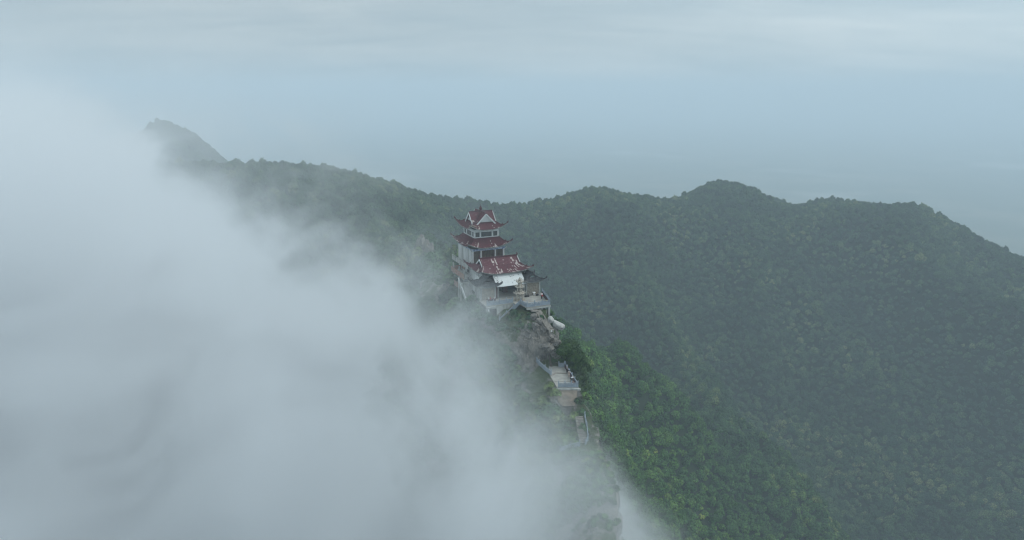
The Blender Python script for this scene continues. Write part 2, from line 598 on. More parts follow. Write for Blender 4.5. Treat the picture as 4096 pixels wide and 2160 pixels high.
class MB:
    def __init__(self):
        self.v, self.f, self.uv = [], [], {}

    def add(self, vs, fs):
        n = len(self.v)
        self.v += [Vector(p) for p in vs]
        self.f += [tuple(i + n for i in q) for q in fs]
        return n

    def box(self, x0, x1, y0, y1, z0, z1):
        self.add([(x, y, z) for z in (z0, z1) for y in (y0, y1) for x in (x0, x1)],
                 [(0, 2, 3, 1), (4, 5, 7, 6), (0, 1, 5, 4), (2, 6, 7, 3), (0, 4, 6, 2), (1, 3, 7, 5)])
        return self

    def cbox(self, cx, cy, cz, sx, sy, sz):
        return self.box(cx - sx / 2, cx + sx / 2, cy - sy / 2, cy + sy / 2, cz - sz / 2, cz + sz / 2)

    def beam(self, a, b, w, h, up=(0, 0, 1)):
        """a bar from a to b, w wide and h high, a and b on its axis"""
        a, b = Vector(a), Vector(b)
        d = (b - a).normalized()
        s = d.cross(Vector(up))
        if s.length < 1e-4:
            s = Vector((1, 0, 0))
        s.normalize()
        n = s.cross(d).normalized()
        vs = []
        for p in (a, b):
            for q, r in ((-1, -1), (1, -1), (1, 1), (-1, 1)):
                vs.append(p + s * w / 2 * q + n * h / 2 * r)
        self.add(vs, [(0, 3, 2, 1), (4, 5, 6, 7), (0, 1, 5, 4), (1, 2, 6, 5), (2, 3, 7, 6), (3, 0, 4, 7)])
        return self

    def sweep(self, pts, w, h):
        for a, b in zip(pts[:-1], pts[1:]):
            self.beam(a, b, w, h)
        return self

    def tube(self, pts, rads, n=8, cap=True):
        pts = [Vector(p) for p in pts]
        base = len(self.v)
        ref = None
        for i, p in enumerate(pts):
            d = (pts[min(i + 1, len(pts) - 1)] - pts[max(i - 1, 0)]).normalized()
            if ref is None:
                ref = d.orthogonal().normalized()
            ref = (ref - d * ref.dot(d)).normalized()
            w = d.cross(ref)
            r = rads[i] if isinstance(rads, (list, tuple)) else rads
            for k in range(n):
                a = 2 * math.pi * k / n
                self.v.append(p + ref * r * math.cos(a) + w * r * math.sin(a))
        for i in range(len(pts) - 1):
            for k in range(n):
                a, b2 = base + i * n + k, base + i * n + (k + 1) % n
                self.f.append((a, b2, b2 + n, a + n))
        if cap:
            self.f.append(tuple(base + k for k in reversed(range(n))))
            self.f.append(tuple(base + (len(pts) - 1) * n + k for k in range(n)))
        return self

    def lathe(self, cx, cy, prof, n=8, rot=0.0, cap=True):
        """profile of (radius, z)"""
        base = len(self.v)
        for r, z in prof:
            for k in range(n):
                a = 2 * math.pi * k / n + rot
                self.v.append(Vector((cx + r * math.cos(a), cy + r * math.sin(a), z)))
        for i in range(len(prof) - 1):
            for k in range(n):
                a, b2 = base + i * n + k, base + i * n + (k + 1) % n
                self.f.append((a, b2, b2 + n, a + n))
        if cap:
            self.f.append(tuple(base + k for k in reversed(range(n))))
            self.f.append(tuple(base + (len(prof) - 1) * n + k for k in range(n)))
        return self

    def poly(self, pts, z0, z1):
        """a flat plate of polygonal outline (counter-clockwise seen from above)"""
        n = len(pts)
        self.add([(x, y, z0) for x, y in pts] + [(x, y, z1) for x, y in pts],
                 [tuple(reversed(range(n))), tuple(range(n, 2 * n))] + [(i, (i + 1) % n, n + (i + 1) % n, n + i) for i in range(n)])
        return self

    def lump(self, c, r, rng, core=None, amp=.25, sq=(1, 1, 1), freq=1.6):
        core = core or ICO1
        o = rng.uniform(0, 50)
        vs = []
        for p in core[0]:
            q = Vector(p)
            d = 1 + amp * mn.noise(q * freq + Vector((o, o, o))) + amp * .5 * mn.noise(q * freq * 2.7 + Vector((o, 0, o)))
            vs.append(Vector(c) + Vector((q.x * sq[0], q.y * sq[1], q.z * sq[2])) * r * d)
        self.add(vs, core[1])
        return self

    def build(self, name, mat, parent, smooth=False, label=None, kind=None):
        b = Vector(parent['base']) if parent is not None and 'base' in parent else None
        p = parent
        while b is None and p is not None:
            p = p.parent
            if p is not None and 'base' in p:
                b = Vector(p['base'])
        b = b or Vector((0, 0, 0))
        me = bpy.data.meshes.new(name)
        me.from_pydata([tuple(v - b) for v in self.v], [], self.f)
        if smooth:
            me.polygons.foreach_set('use_smooth', [True] * len(me.polygons))
        if self.uv:
            ul = me.uv_layers.new(name='UVMap')
            for lp in me.loops:
                ul.data[lp.index].uv = self.uv.get(lp.vertex_index, (0, 0))
        me.materials.append(mat)
        me.update()
        o = bpy.data.objects.new(name, me)
        COL.objects.link(o)
        o.parent = parent
        if label:
            o['label'] = label
        if kind:
            o['kind'] = kind
        return o


# ------------------------------------------------------------------ materials of the temple
def peeling(name, base1, base2, pale, amount, low, cell=0.3):
    m, t, b = new_mat(name)
    uv = nd(t, 'ShaderNodeUVMap').outputs[0]
    s = nd(t, 'ShaderNodeSeparateXYZ', ins={0: uv})
    row = mth(t, 'FLOOR', mth(t, 'DIVIDE', s.outputs[0], cell))
    v1 = nd(t, 'ShaderNodeCombineXYZ', ins={0: mth(t, 'MULTIPLY', row, 3.37), 1: mth(t, 'MULTIPLY', s.outputs[1], 0.42), 2: 1.7})
    v2 = nd(t, 'ShaderNodeVectorMath', operation='MULTIPLY', ins={0: uv, 1: (0.32, 0.42, 1.0)})
    n1 = noise_tex(t, v1.outputs[0], 1.0, 2.0, 0.6)
    n2 = noise_tex(t, v2.outputs[0], 1.0, 3.0, 0.6)
    f = mth(t, 'ADD', mth(t, 'MULTIPLY', n1, 0.62), mth(t, 'MULTIPLY', n2, 0.55))
    f = mth(t, 'ADD', f, mth(t, 'MULTIPLY', s.outputs[1], low))
    f = mrange(t, f, amount, amount + 0.035, 0.0, 1.0)
    n3 = noise_tex(t, uv, 1.3, 4.0, 0.6)
    c = mixc(t, mrange(t, n3, 0.3, 0.7, 0, 1), base1, base2)
    moss = mrange(t, n2, 0.60, 0.75, 0.0, 0.55)
    c = mixc(t, moss, c, (0.10, 0.095, 0.075))
    t.links.new(mixc(t, f, c, pale), b.inputs['Base Color'])
    b.inputs['Roughness'].default_value = 0.6
    b.inputs['Specular IOR Level'].default_value = 0.3
    return m


M_red = peeling('red_glazed_tile', (0.128, 0.032, 0.041), (0.088, 0.029, 0.035), (0.50, 0.43, 0.40), 0.745, .045)
M_red_p = peeling('red_tile_peeling', (0.140, 0.036, 0.048), (0.098, 0.032, 0.040), (0.50, 0.43, 0.40), 0.664, .014)
M_grey_tile = simple('grey_roof_tile', (0.055, 0.06, 0.066), (0.115, 0.118, 0.12), 1.6, 0.8)
M_redridge = simple('maroon_ridge', (0.105, 0.033, 0.042), (0.07, 0.028, 0.034), 1.5, 0.6)
M_greyridge = simple('dark_ridge', (0.045, 0.048, 0.052), (0.09, 0.09, 0.09), 2.0, 0.8)
M_plaster = simple('white_plaster', (0.62, 0.63, 0.62), (0.45, 0.46, 0.45), 0.8, 0.9, lo=.45, hi=.75)
M_conc = simple('stained_concrete', (0.47, 0.47, 0.45), (0.26, 0.265, 0.25), 0.55, 0.95, 6.0, stretch=(1.6, 1.6, 0.35))
M_wall = simple('weathered_wall', (0.55, 0.56, 0.55), (0.34, 0.35, 0.34), 0.8, 0.95, 6.0, lo=.42, hi=.72, stretch=(1.8, 1.8, 0.22))
M_eave = simple('eave_underside', (0.16, 0.17, 0.17), (0.30, 0.29, 0.26), 1.5, 0.9)
M_paint = simple('painted_beam', (0.42, 0.47, 0.55), (0.12, 0.19, 0.32), 1.7, 0.8, 5.0, lo=.46, hi=.58)
M_lattice = simple('lattice_wood', (0.075, 0.055, 0.042), (0.14, 0.11, 0.085), 2.0, 0.8)
M_paper = simple('lattice_backing', (0.11, 0.10, 0.085), (0.17, 0.15, 0.11), 0.9, 0.6)
M_door = simple('dark_red_door', (0.075, 0.028, 0.028), (0.12, 0.05, 0.045), 1.0, 0.7, stretch=(1, 1, .2))
M_dark = simple('dim_interior', (0.05, 0.05, 0.052), (0.075, 0.072, 0.07), 0.8, 0.9)  # unlit depth of rooms and openings put into the colour
M_rust = simple('rusty_panel', (0.30, 0.21, 0.16), (0.24, 0.105, 0.075), 0.7, 0.9, 5.0, stretch=(1, 1, .35))
M_sheet = simple('white_roof_sheet', (0.70, 0.71, 0.70), (0.52, 0.54, 0.54), 0.5, 0.55, lo=.5, hi=.8)
M_stone_clad = simple('split_stone', (0.42, 0.37, 0.30), (0.28, 0.25, 0.21), 2.5, 0.95)
M_mortar = simple('mortar', (0.16, 0.145, 0.125), (0.22, 0.20, 0.17), 2.0, 0.95)
M_rail = simple('blue_grey_stone', (0.30, 0.345, 0.40), (0.23, 0.27, 0.315), 1.1, 0.85, 5.0)
M_floor = simple('terrace_paving', (0.36, 0.345, 0.31), (0.27, 0.26, 0.24), 0.7, 0.95, 5.0)
M_step = simple('step_stone', (0.34, 0.31, 0.27), (0.22, 0.20, 0.18), 1.6, 0.95, 5.0)
M_carve = simple('carved_stone', (0.44, 0.39, 0.32), (0.19, 0.165, 0.14), 3.2, 0.95, 5.0, lo=.42, hi=.58)
M_relief = simple('pale_relief', (0.62, 0.58, 0.52), (0.44, 0.40, 0.35), 3.0, 0.9)
M_white_rock = simple('white_rock', (0.44, 0.43, 0.41), (0.22, 0.21, 0.20), 0.9, 0.9, 6.0, lo=.45, hi=.72, bump=.5)
M_seam = simple('dark_seam', (0.06, 0.058, 0.055), (0.09, 0.085, 0.08), 2.0, 0.9)
M_maroon = simple('dark_maroon', (0.055, 0.032, 0.04), (0.085, 0.055, 0.06), 1.5, 0.9)
M_black = simple('black_cloth', (0.012, 0.012, 0.014), (0.025, 0.024, 0.026), 2.0, 0.9)
M_white = simple('white_cloth', (0.80, 0.80, 0.80), (0.70, 0.70, 0.71), 2.0, 0.8)
M_redcloth = simple('red_cloth', (0.50, 0.035, 0.045), (0.40, 0.03, 0.04), 2.0, 0.8)
M_yellow = simple('yellow_green_cloth', (0.48, 0.50, 0.10), (0.38, 0.42, 0.09), 2.0, 0.8)
M_beige = simple('beige_cloth', (0.55, 0.44, 0.38), (0.45, 0.36, 0.31), 2.0, 0.85)
M_brown = simple('brown_red_cloth', (0.26, 0.10, 0.08), (0.18, 0.07, 0.06), 2.0, 0.85)
M_greycloth = simple('grey_cloth', (0.24, 0.22, 0.21), (0.18, 0.17, 0.165), 2.0, 0.85)
M_skin = simple('skin', (0.52, 0.34, 0.25), (0.48, 0.31, 0.22), 2.0, 0.6)
M_hair = simple('hair', (0.015, 0.013, 0.012), (0.03, 0.025, 0.022), 5.0, 0.5)
M_wood = simple('weathered_wood', (0.22, 0.18, 0.13), (0.14, 0.11, 0.085), 2.0, 0.9)
M_earth = simple('bare_earth', (0.24, 0.195, 0.155), (0.15, 0.125, 0.10), 1.3, 0.95, 6.0)

M_glass, t, b = new_mat('dusty_glass')
nz = noise_tex(t, nd(t, 'ShaderNodeTexCoord').outputs['Object'], 0.8, 3.0)
t.links.new(mixc(t, nz, (0.05, 0.058, 0.06), (0.12, 0.12, 0.11)), b.inputs['Base Color'])
b.inputs['Roughness'].default_value = 0.25
b.inputs['Specular IOR Level'].default_value = 0.5

# cliff rock: pale brown limestone, dark in its joints, with grass where it lies flat enough
M_rock, t, b = new_mat('cliff_rock')
tcn = nd(t, 'ShaderNodeTexCoord')
ob = tcn.outputs['Object']
n1 = noise_tex(t, ob, 0.35, 6.0, 0.62)
n2 = noise_tex(t, nd(t, 'ShaderNodeVectorMath', operation='MULTIPLY', ins={0: ob, 1: (1.9, 1.9, 0.9)}).outputs[0], 1.1, 5.0, 0.65, 0.8)
c = mixc(t, mrange(t, n1, .35, .65, 0, 1), (0.235, 0.215, 0.188), (0.125, 0.120, 0.113))
c = mixc(t, mrange(t, n2, .56, .68, 0, .7), c, (0.42, 0.38, 0.325))
c = mixc(t, mrange(t, n2, .34, .44, .9, 0), c, (0.05, 0.046, 0.042))
n3 = noise_tex(t, ob, 0.5, 5.0, 0.65)
ga = nd(t, 'ShaderNodeAttribute', attribute_name='grass')
gr = mrange(t, mth(t, 'ADD', ga.outputs['Fac'], mth(t, 'MULTIPLY', mth(t, 'SUBTRACT', n3, .5), 1.6)), .45, .62, 0, 1)
c = mixc(t, gr, c, (0.055, 0.078, 0.032))
t.links.new(c, b.inputs['Base Color'])
b.inputs['Roughness'].default_value = 0.95
bp = nd(t, 'ShaderNodeBump', ins={'Strength': 0.8, 'Distance': 0.35, 'Height': n2})
t.links.new(bp.outputs[0], b.inputs['Normal'])

# ------------------------------------------------------------------ the knife-edge ridge
def tw(x, y, z):
    return TEMPLE.w((x, y, z))


def edge(u, v, d, half):
    p = at(u, v, d)
    return Vector((p[0] - half, p[1], p[2])), half


ST = [(Vector((-20, 215, -9)), 6), (tw(-7, 40, -5.5), 7), (tw(-6.8, 33, -1.6), 7.0), (tw(-6.5, 24, -1.0), 8.0), (tw(-6.2, 13, -0.9), 7.6),
      (tw(-5.2, 6, -1.3), 5.6), (tw(-4.9, 1.8, -1.2), 4.2), (tw(-4.9, -1.0, -1.7), 3.3), (tw(-4.6, -4.0, -3.9), 3.1),
      (tw(-4.0, -6.2, -6.0), 2.7), (tw(-3.6, -7.8, -9.4), 2.7), (Vector((8.6, 143.8, -11.3)), 3.4), (Vector((10.6, 138.0, -11.65)), 2.6),
      (Vector((11.4, 132.6, -11.75)), 2.5), (Vector((11.9, 130.2, -13.4)), 2.7)]
for (u, v, d, hw) in [(2362, 1655, 141, 2.5), (2388, 1722, 137, 2.0), (2398, 1790, 133, 1.8), (2436, 1860, 129, 1.9),
                      (2462, 1940, 124, 1.8), (2468, 2050, 118, 1.8), (2455, 2250, 108, 2.0), (2440, 2500, 96, 3)]:
    ST.append(edge(u, v, d, hw))
ST.append((Vector((6, 60, -70)), 6))
PROF = [(-62, -104), (-40, -68), (-26, -43), (-16, -24), (-8.5, -10.5), (-3.4, -3.0), (-1.0, -.7), (-.25, -.1), (0, 0), (1, 0),
        (1.05, -.3), (1.25, -2.2), (1.7, -8), (2.6, -18), (4.2, -34), (7.5, -56), (14, -82), (24, -112)]
# profile: negative = metres left of the left edge, 0..1 across the crest, >1: (v-1) metres right of the right edge

cp = [s[0] for s in ST]
ch = [s[1] for s in ST]
dist = [0.0]
for a, b2 in zip(cp[:-1], cp[1:]):
    dist.append(dist[-1] + (a - b2).length)
NS, total = 420, dist[-1]


def catmull(vals, i, f):
    g = lambda k: vals[max(0, min(len(vals) - 1, k))]
    a, b3, c3, d3 = g(i - 1), g(i), g(i + 1), g(i + 2)
    return b3 + (c3 - a) * (0.35 * f * (1 - f) * (1 - f)) + (c3 - b3) * (f * f * (3 - 2 * f)) - (d3 - b3) * (0.35 * f * f * (1 - f))


rows_lat = []
for a, b2 in zip(PROF[:-1], PROF[1:]):
    L = math.hypot(b2[0] - a[0], b2[1] - a[1])
    n = 14 if (a[0] == 0) else max(3, min(9, int(L / .8)))
    for k in range(n):
        rows_lat.append((a[0] + (b2[0] - a[0]) * k / n, a[1] + (b2[1] - a[1]) * k / n))
rows_lat.append(PROF[-1])
CV, CG, seg = [], [], 0
for i in range(NS):
    s = total * i / (NS - 1)
    while seg < len(dist) - 2 and s > dist[seg + 1]:
        seg += 1
    f = (s - dist[seg]) / (dist[seg + 1] - dist[seg])
    c = catmull(cp, seg, f)
    h = catmull(ch, seg, f)
    d = catmull(cp, seg, min(1, f + .05)) - catmull(cp, seg, max(0, f - .05))
    d = Vector((d.x, d.y, 0)).normalized()
    side = Vector((-d.y, d.x, 0))                  # to the right while coming towards the camera is -side
    side = side if side.x > 0 else -side
    side = (side + Vector((1.2, 0, 0))).normalized()
    for (lx, lz) in rows_lat:
        if lx < 0:
            off = -h + lx
        elif lx <= 1:
            off = -h + 2 * h * lx
        else:
            off = h + (lx - 1)
        p = c + side * off + Vector((0, 0, lz))
        k = min(1.0, .30 + abs(lz) / 5.0)
        tx = TEMPLE.m.transposed() @ (p - TEMPLE.o)
        rough = max(0.0, 1 - abs(tx.y + 4.8) / 4.6) + max(0.0, 1 - abs(p.y - 124) / 8) * .5     # bare jagged rock above and below the lookout
        k = min(1.0, k + rough * .8)
        q = p * 0.22
        n1 = mn.noise(q) + .5 * mn.noise(q * 2.3 + Vector((9, 1, 4)))
        cr = 1 - abs(mn.noise(Vector((p.x * .45, p.y * .45, p.z * .8)))) * 2
        n3 = mn.noise(p * 1.4)
        vo = mn.voronoi(Vector((p.x * .62, p.y * .62, p.z * .42)))
        blk = (mn.cell(vo[1][0] * 7.3) * .9 - max(0.0, .28 - (vo[0][1] - vo[0][0])) * 2.6) * min(1.0, .35 + rough) * k
        out_d = side * (-1 if lx < 0.5 else 1)
        p = p + out_d * (n1 * 1.5 + n3 * .35 - max(0, cr - .7) * 2.0) * k * (0.35 if lx <= 1 and lx >= 0 else 1) + out_d * blk * .5 + Vector((0, 0, (n1 * .45 + n3 * .22) * k + blk * .55))
        p = p + Vector((0, 0, rough * (.75 * mn.noise(Vector((p.x * .8, p.y * .8, 4))) + .55 * abs(mn.noise(Vector((p.x * 1.7, p.y * 1.7, 9))))))) * (1 if lx > -3.5 else .3)
        CV.append(p)
        CG.append(max(0.0, min(1.0, (.62 if -3.5 < lx <= 1.0 else .35 if lx < 0 else .05) + .5 * mn.noise(p * .13) - rough * .5)))
cliff = mesh_obj('cliff', CV, grid_faces(len(rows_lat), NS), M_rock, kind='structure')
ga_ = cliff.data.attributes.new('grass', 'FLOAT', 'POINT')
ga_.data.foreach_set('value', np.array(CG, np.float32))


# ------------------------------------------------------------------ roofs
def skirt(c, inn, zi, outr, zo, lift, ext, cell=0.3, rib=0.075, sag=1.55, sides=(0, 1, 2, 3), nt=8, powr=3.2):
    """the four tiled slopes round a roof; eaves sag in the middle and rise into upturned corners.
    returns slopes (with tile rows), the underside, and the curve of each hip"""
    top, under, hips = MB(), MB(), []

    def pt(sd, s, t2, lft=0.0):
        hi, ho = ((inn[0], outr[0]), (inn[1], outr[1]))
        along_i, along_o = (inn[0], outr[0]) if sd % 2 == 0 else (inn[1], outr[1])
        acr_i, acr_o = (inn[1], outr[1]) if sd % 2 == 0 else (inn[0], outr[0])
        a = abs(s) ** powr
        al = s * (along_i + (along_o + ext * a - along_i) * t2)
        ac = acr_i + (acr_o + ext * a - acr_i) * t2
        z = zi + (zo - zi) * (1 - (1 - t2) ** sag) + lift * a * t2 ** 2.0 + lft
        if sd == 0:
            return Vector((c[0] + al, c[1] - ac, z))
        if sd == 1:
            return Vector((c[0] + ac, c[1] + al, z))
        if sd == 2:
            return Vector((c[0] - al, c[1] + ac, z))
        return Vector((c[0] - ac, c[1] - al, z))

    for sd in sides:
        L = 2 * (outr[0] if sd % 2 == 0 else outr[1])
        sl = math.hypot((outr[1] - inn[1]) if sd % 2 == 0 else (outr[0] - inn[0]), zi - zo)
        n = max(6, int(L / cell))
        ss, hh = [], []
        for k in range(n):
            for fr_, h in ((0.0, 0), (0.42, 0), (0.52, rib), (0.90, rib)):
                ss.append(-1 + 2 * (k + fr_) / n)
                hh.append(h)
        ss.append(1.0)
        hh.append(0)
        base = len(top.v)
        for j in range(nt + 1):
            t2 = j / nt
            for s, h in zip(ss, hh):
                top.uv[len(top.v)] = ((s * .5 + .5) * n * cell + sd * 37.1 + c[0] * 3, t2 * sl)
                top.v.append(pt(sd, s, t2, h))
        m = len(ss)
        for j in range(nt):
            for k in range(m - 1):
                a = base + j * m + k
                top.f.append((a, a + m, a + m + 1, a + 1))
        # closing eave strip and underside
        us = [-1 + 2 * k / 24 for k in range(25)]
        base = len(under.v)
        for t2, dz in ((1.0, .03), (1.0, -.16), (.5, -.20), (0.02, -.25)):
            for s in us:
                under.v.append(pt(sd, s, t2, dz))
        for j in range(3):
            for k in range(24):
                a = base + j * 25 + k
                under.f.append((a, a + 25, a + 26, a + 1))
    for sd in sides:
        hips.append([pt(sd, 1.0, j / 8, .10) for j in range(9)])
    return top, under, hips


def hip_ridge(pts, mat, parent, w=.2, beasts=3, extra=True, label=None):
    m = MB()
    m.sweep(pts, w, .24)
    e, d = pts[-1], (pts[-1] - pts[-2]).normalized()
    if extra:
        m.tube([e - d * .1, e + d * .06 + Vector((0, 0, .1)), e + d * .08 + Vector((0, 0, .28))], [.09, .08, .03], 6)   # curled tip
        for k in range(beasts):                                                # little guardian beasts on the ridge
            p = pts[-2] + (pts[-1] - pts[-2]) * (1 - k * .45) if k < 3 else pts[-3]
            m.lump(p + Vector((0, 0, .2)), .10, random.Random(k), sq=(.8, .8, 1.4), amp=.3, core=ICO_S)
            m.tube([p + Vector((0, 0, .25)), p + d * .08 + Vector((0, 0, .42))], [.06, .03], 5)
        p = pts[4]
        m.lump(p + Vector((0, 0, .22)), .16, random.Random(7), sq=(1, .8, 1.3), amp=.3, core=ICO_S)
        m.tube([p + Vector((0, 0, .25)), p + Vector((0, 0, .5)) - d * .1], [.08, .03], 5)
    return m.build('hip_ridge', mat, parent, label=label)


ICO_S = ico(1)


def gable_roof(a, b, half, zr, zb, over=.25, cell=.3, rib=.07, sag=.12):
    """two tiled slopes either side of a ridge from a to b (x, y), falling to zb at half on each side"""
    m = MB()
    a, b = Vector((a[0], a[1], 0)), Vector((b[0], b[1], 0))
    L = (b - a).length
    d = (b - a).normalized()
    s = Vector((-d.y, d.x, 0))
    n = max(4, int(L / cell))
    sl = math.hypot(half, zr - zb)
    for sg in (-1, 1):
        base = len(m.v)
        cols = []
        for k in range(n):
            for fr_, h in ((0.0, 0), (0.42, 0), (0.52, rib), (0.90, rib)):
                cols.append(((k + fr_) / n, h))
        cols.append((1.0, 0))
        for j in range(5):
            t2 = j / 4
            for q, h in cols:
                z = zr + (zb - zr) * t2 - sag * math.sin(math.pi * t2) + h
                m.uv[len(m.v)] = (q * n * cell + 11.3 * sg + a.x, t2 * sl)
                p = a + d * (L * q) + s * (sg * half * t2)
                m.v.append(Vector((p.x, p.y, z)))
        w = len(cols)
        for j in range(4):
            for k in range(w - 1):
                i = base + j * w + k
                m.f.append((i, i + 1, i + w + 1, i + w) if sg < 0 else (i, i + w, i + w + 1, i + 1))
    return m


def gable_end(p, d, half, zr, zb, parent, mb_board, m_panel, proud=.12, bw=.34, panel_low=.35):
    """bargeboards and recessed gable panel at ridge end p facing d"""
    d = Vector((d[0], d[1], 0)).normalized()
    s = Vector((-d.y, d.x, 0))
    P = Vector((p[0], p[1], 0))
    for sg in (-1, 1):
        a = P + d * proud + Vector((0, 0, zr - .16))
        e = P + d * proud + s * (sg * (half + .10)) + Vector((0, 0, zb - .20))
        m = MB()
        n = Vector((0, 0, 1))
        nrm = (e - a).normalized().cross(d).normalized()
        m.beam(a, e, .12, bw, up=nrm)
        m.build('bargeboard', mb_board, parent)
    m = MB()
    q = -d * .35
    zt = zr - .45
    zl = zb + panel_low
    hl = half * (zt - zl) / (zt - zb + .01)
    v = [P + q + Vector((0, 0, zt)), P + q - s * hl + Vector((0, 0, zl)), P + q + s * hl + Vector((0, 0, zl))]
    m.add(v + [x - d * .1 for x in v], [(0, 1, 2), (5, 4, 3), (0, 3, 4, 1), (1, 4, 5, 2), (2, 5, 3, 0)])
    m.build('gable_panel', m_panel, parent)


# ------------------------------------------------------------------ the tower
tower = thing('pagoda_tower', 'three-storey pagoda tower with maroon upturned roofs behind the main hall', 'pagoda', TEMPLE, (-6.9, 26.2, 0))
CU, CW = -6.9, 26.2
# storey 1: veranda side with columns and rusty parapets
MB().box(-11.35, -2.5, 21.4, 31.2, -1.2, 6.15).build('lower_wall', M_wall, tower)
MB().box(-11.48, -11.35, 23.2, 24.6, 3.3, 5.2).build('doorway_shade', M_dark, tower)  # dark plate on the solid wall, its colour standing for the doorway's shade
MB().box(-11.5, -11.35, 26.4, 28.6, 3.3, 5.3).build('red_wall_panel', M_rust, tower)
for z0, y0, y1 in ((2.95, 19.6, 29.4), (-.35, 20.4, 29.4)):
    MB().box(-14.1, -11.3, y0, y1, z0 - .22, z0).build('veranda_floor', M_conc, tower)
    m = MB().box(-14.2, -14.06, y0, y1, z0 - .3, z0 + 1.05)
    m.box(-14.06, -11.4, y1 - .12, y1, z0, z0 + 1.05)
    m.build('parapet', M_rust, tower, label='rusty streaked parapet of the side veranda')
for y in (20.6, 24.4, 28.9):
    MB().box(-13.85, -13.55, y - .15, y + .15, -5.5, 5.0).build('column', M_conc, tower)
# balcony of storey 2
MB().box(-12.75, -1.4, 20.2, 32.8, 4.98, 5.2).build('balcony_slab', M_conc, tower)
for (xa, ya, xb, yb) in ((-12.65, 20.35, -12.65, 32.7), (-12.65, 20.35, -9.6, 20.35)):
    L = math.hypot(xb - xa, yb - ya)
    n = max(2, int(L / 1.9))
    for k in range(n + 1):
        q = k / n
        x, y = xa + (xb - xa) * q, ya + (yb - ya) * q
        MB().box(x - .09, x + .09, y - .09, y + .09, 5.2, 6.42).build('balcony_post', M_conc, tower)
    dx, dy = (xb - xa) / L, (yb - ya) / L
    for k in range(n):
        p0 = Vector((xa, ya, 0)) + Vector((dx, dy, 0)) * (L * k / n + .09)
        p1 = Vector((xa, ya, 0)) + Vector((dx, dy, 0)) * (L * (k + 1) / n - .09)
        m = MB().beam(p0 + Vector((0, 0, 6.25)), p1 + Vector((0, 0, 6.25)), .12, .10)
        m.beam(p0 + Vector((0, 0, 5.58)), p1 + Vector((0, 0, 5.58)), .07, .72)
        m.build('balcony_panel', M_conc, tower)
# storey 2
MB().box(-11.3, -10.95, 21.2, 31.4, 5.2, 9.75).build('side_wall', M_wall, tower, label='pale stained concrete side wall of the middle storey')
for y in (21.25, 23.6, 28.4, 31.3):
    MB().box(-11.38, -11.3, y - .17, y + .17, 5.2, 9.6).build('pilaster', M_conc, tower)
MB().box(-10.9, -2.75, 31.1, 31.4, 5.2, 9.7).build('rear_wall', M_wall, tower)
MB().box(-2.75, -2.45, 21.6, 31.4, 5.2, 9.7).build('side_wall', M_wall, tower)
cols2 = (-11.1, -8.85, -4.95, -2.65)
for x in cols2:
    MB().tube([(x, 21.2, 5.2), (x, 21.2, 9.35)], .21, 12).build('column', M_plaster, tower, smooth=False)
for k, (a, c2) in enumerate(zip(cols2[:-1], cols2[1:])):
    x0, x1 = a + .24, c2 - .24
    sc = MB().box(x0, x1, 21.42, 21.46, 5.25, 9.2).build('lattice_screen', M_paper, tower)
    m = MB()
    nv = 8 if k == 1 else 5
    for q in range(nv + 1):
        x = x0 + (x1 - x0) * q / nv
        m.box(x - .045, x + .045, 21.31, 21.41, 5.25, 9.2)
    m.build('mullion', M_lattice, sc)
    m = MB()
    for zq in (5.3, 6.1, 6.75, 7.4, 8.0, 8.12, 8.75, 9.15):
        m.box(x0, x1, 21.33, 21.395, zq - .04, zq + .04)
    m.build('lattice_bar', M_lattice, sc)
MB().box(-11.5, -2.2, 20.98, 21.40, 9.32, 9.86).build('painted_beam', M_paint, tower, label='blue and white painted beam under the middle roof')
MB().box(-11.52, -11.30, 21.41, 31.3, 9.5, 9.86).build('side_beam', M_paint, tower)
for x in (-11.9, -1.85):
    MB().beam((x, 20.7, 9.9), (x + (.6 if x < -6 else -.6), 21.1, 9.2), .1, .14).build('corner_bracket', M_conc, tower)
# middle roof
top, under, hips = skirt((CU, CW), (3.42, 4.05), 12.30, (5.25, 6.0), 10.12, 1.6, .75)
top.build('middle_roof', M_red, tower)
under.build('eave', M_eave, tower)
for hp in hips:
    hip_ridge(hp, M_redridge, tower)
m = MB().box(CU - 3.5, CU + 3.5, CW - 4.14, CW - 4.0, 12.1, 12.42)
m.box(CU - 3.52, CU - 3.36, CW - 4.0, CW + 4.14, 12.1, 12.42)
m.build('roof_flashing', M_redridge, tower)
# storey 3
MB().box(CU - 3.3, CU + 3.3, CW - 3.92, CW + 3.92, 11.6, 12.62).build('sill_wall', M_plaster, tower)
MB().box(CU - 3.05, CU + 3.05, CW - 3.6, CW + 3.6, 12.62, 14.6).build('inner_room', M_dark, tower)
MB().box(CU - 3.32, CU + 3.32, CW - 3.95, CW + 3.95, 13.86, 14.55).build('upper_beam', M_plaster, tower)
frt = (-10.13, -8.55, -5.25, -3.67)
for x in frt:
    w = .2 if x in (frt[1], frt[2]) else .17
    MB().box(x - w, x + w, CW - 3.96, CW - 3.62, 12.62, 13.86).build('frame_post', M_plaster, tower)
for a, c2 in zip(frt[:-1], frt[1:]):
    g = MB().box(a + .18, c2 - .18, CW - 3.76, CW - 3.72, 12.62, 13.86).build('window', M_glass, tower)
    m = MB()
    nn = 4 if c2 - a > 2 else 2
    for q in range(1, nn):
        x = a + .18 + (c2 - a - .36) * q / nn
        m.box(x - .035, x + .035, CW - 3.80, CW - 3.765, 12.62, 13.86)
    m.build('glazing_bar', M_lattice, g)
sdw = (CW - 3.78, CW - 2.0, CW + 1.75, CW + 3.78)
for y in sdw:
    MB().box(CU - 3.34, CU - 3.0, y - .16, y + .16, 12.62, 13.86).build('frame_post', M_plaster, tower)
    MB().box(CU + 3.0, CU + 3.34, y - .16, y + .16, 12.62, 13.86).build('frame_post', M_plaster, tower)
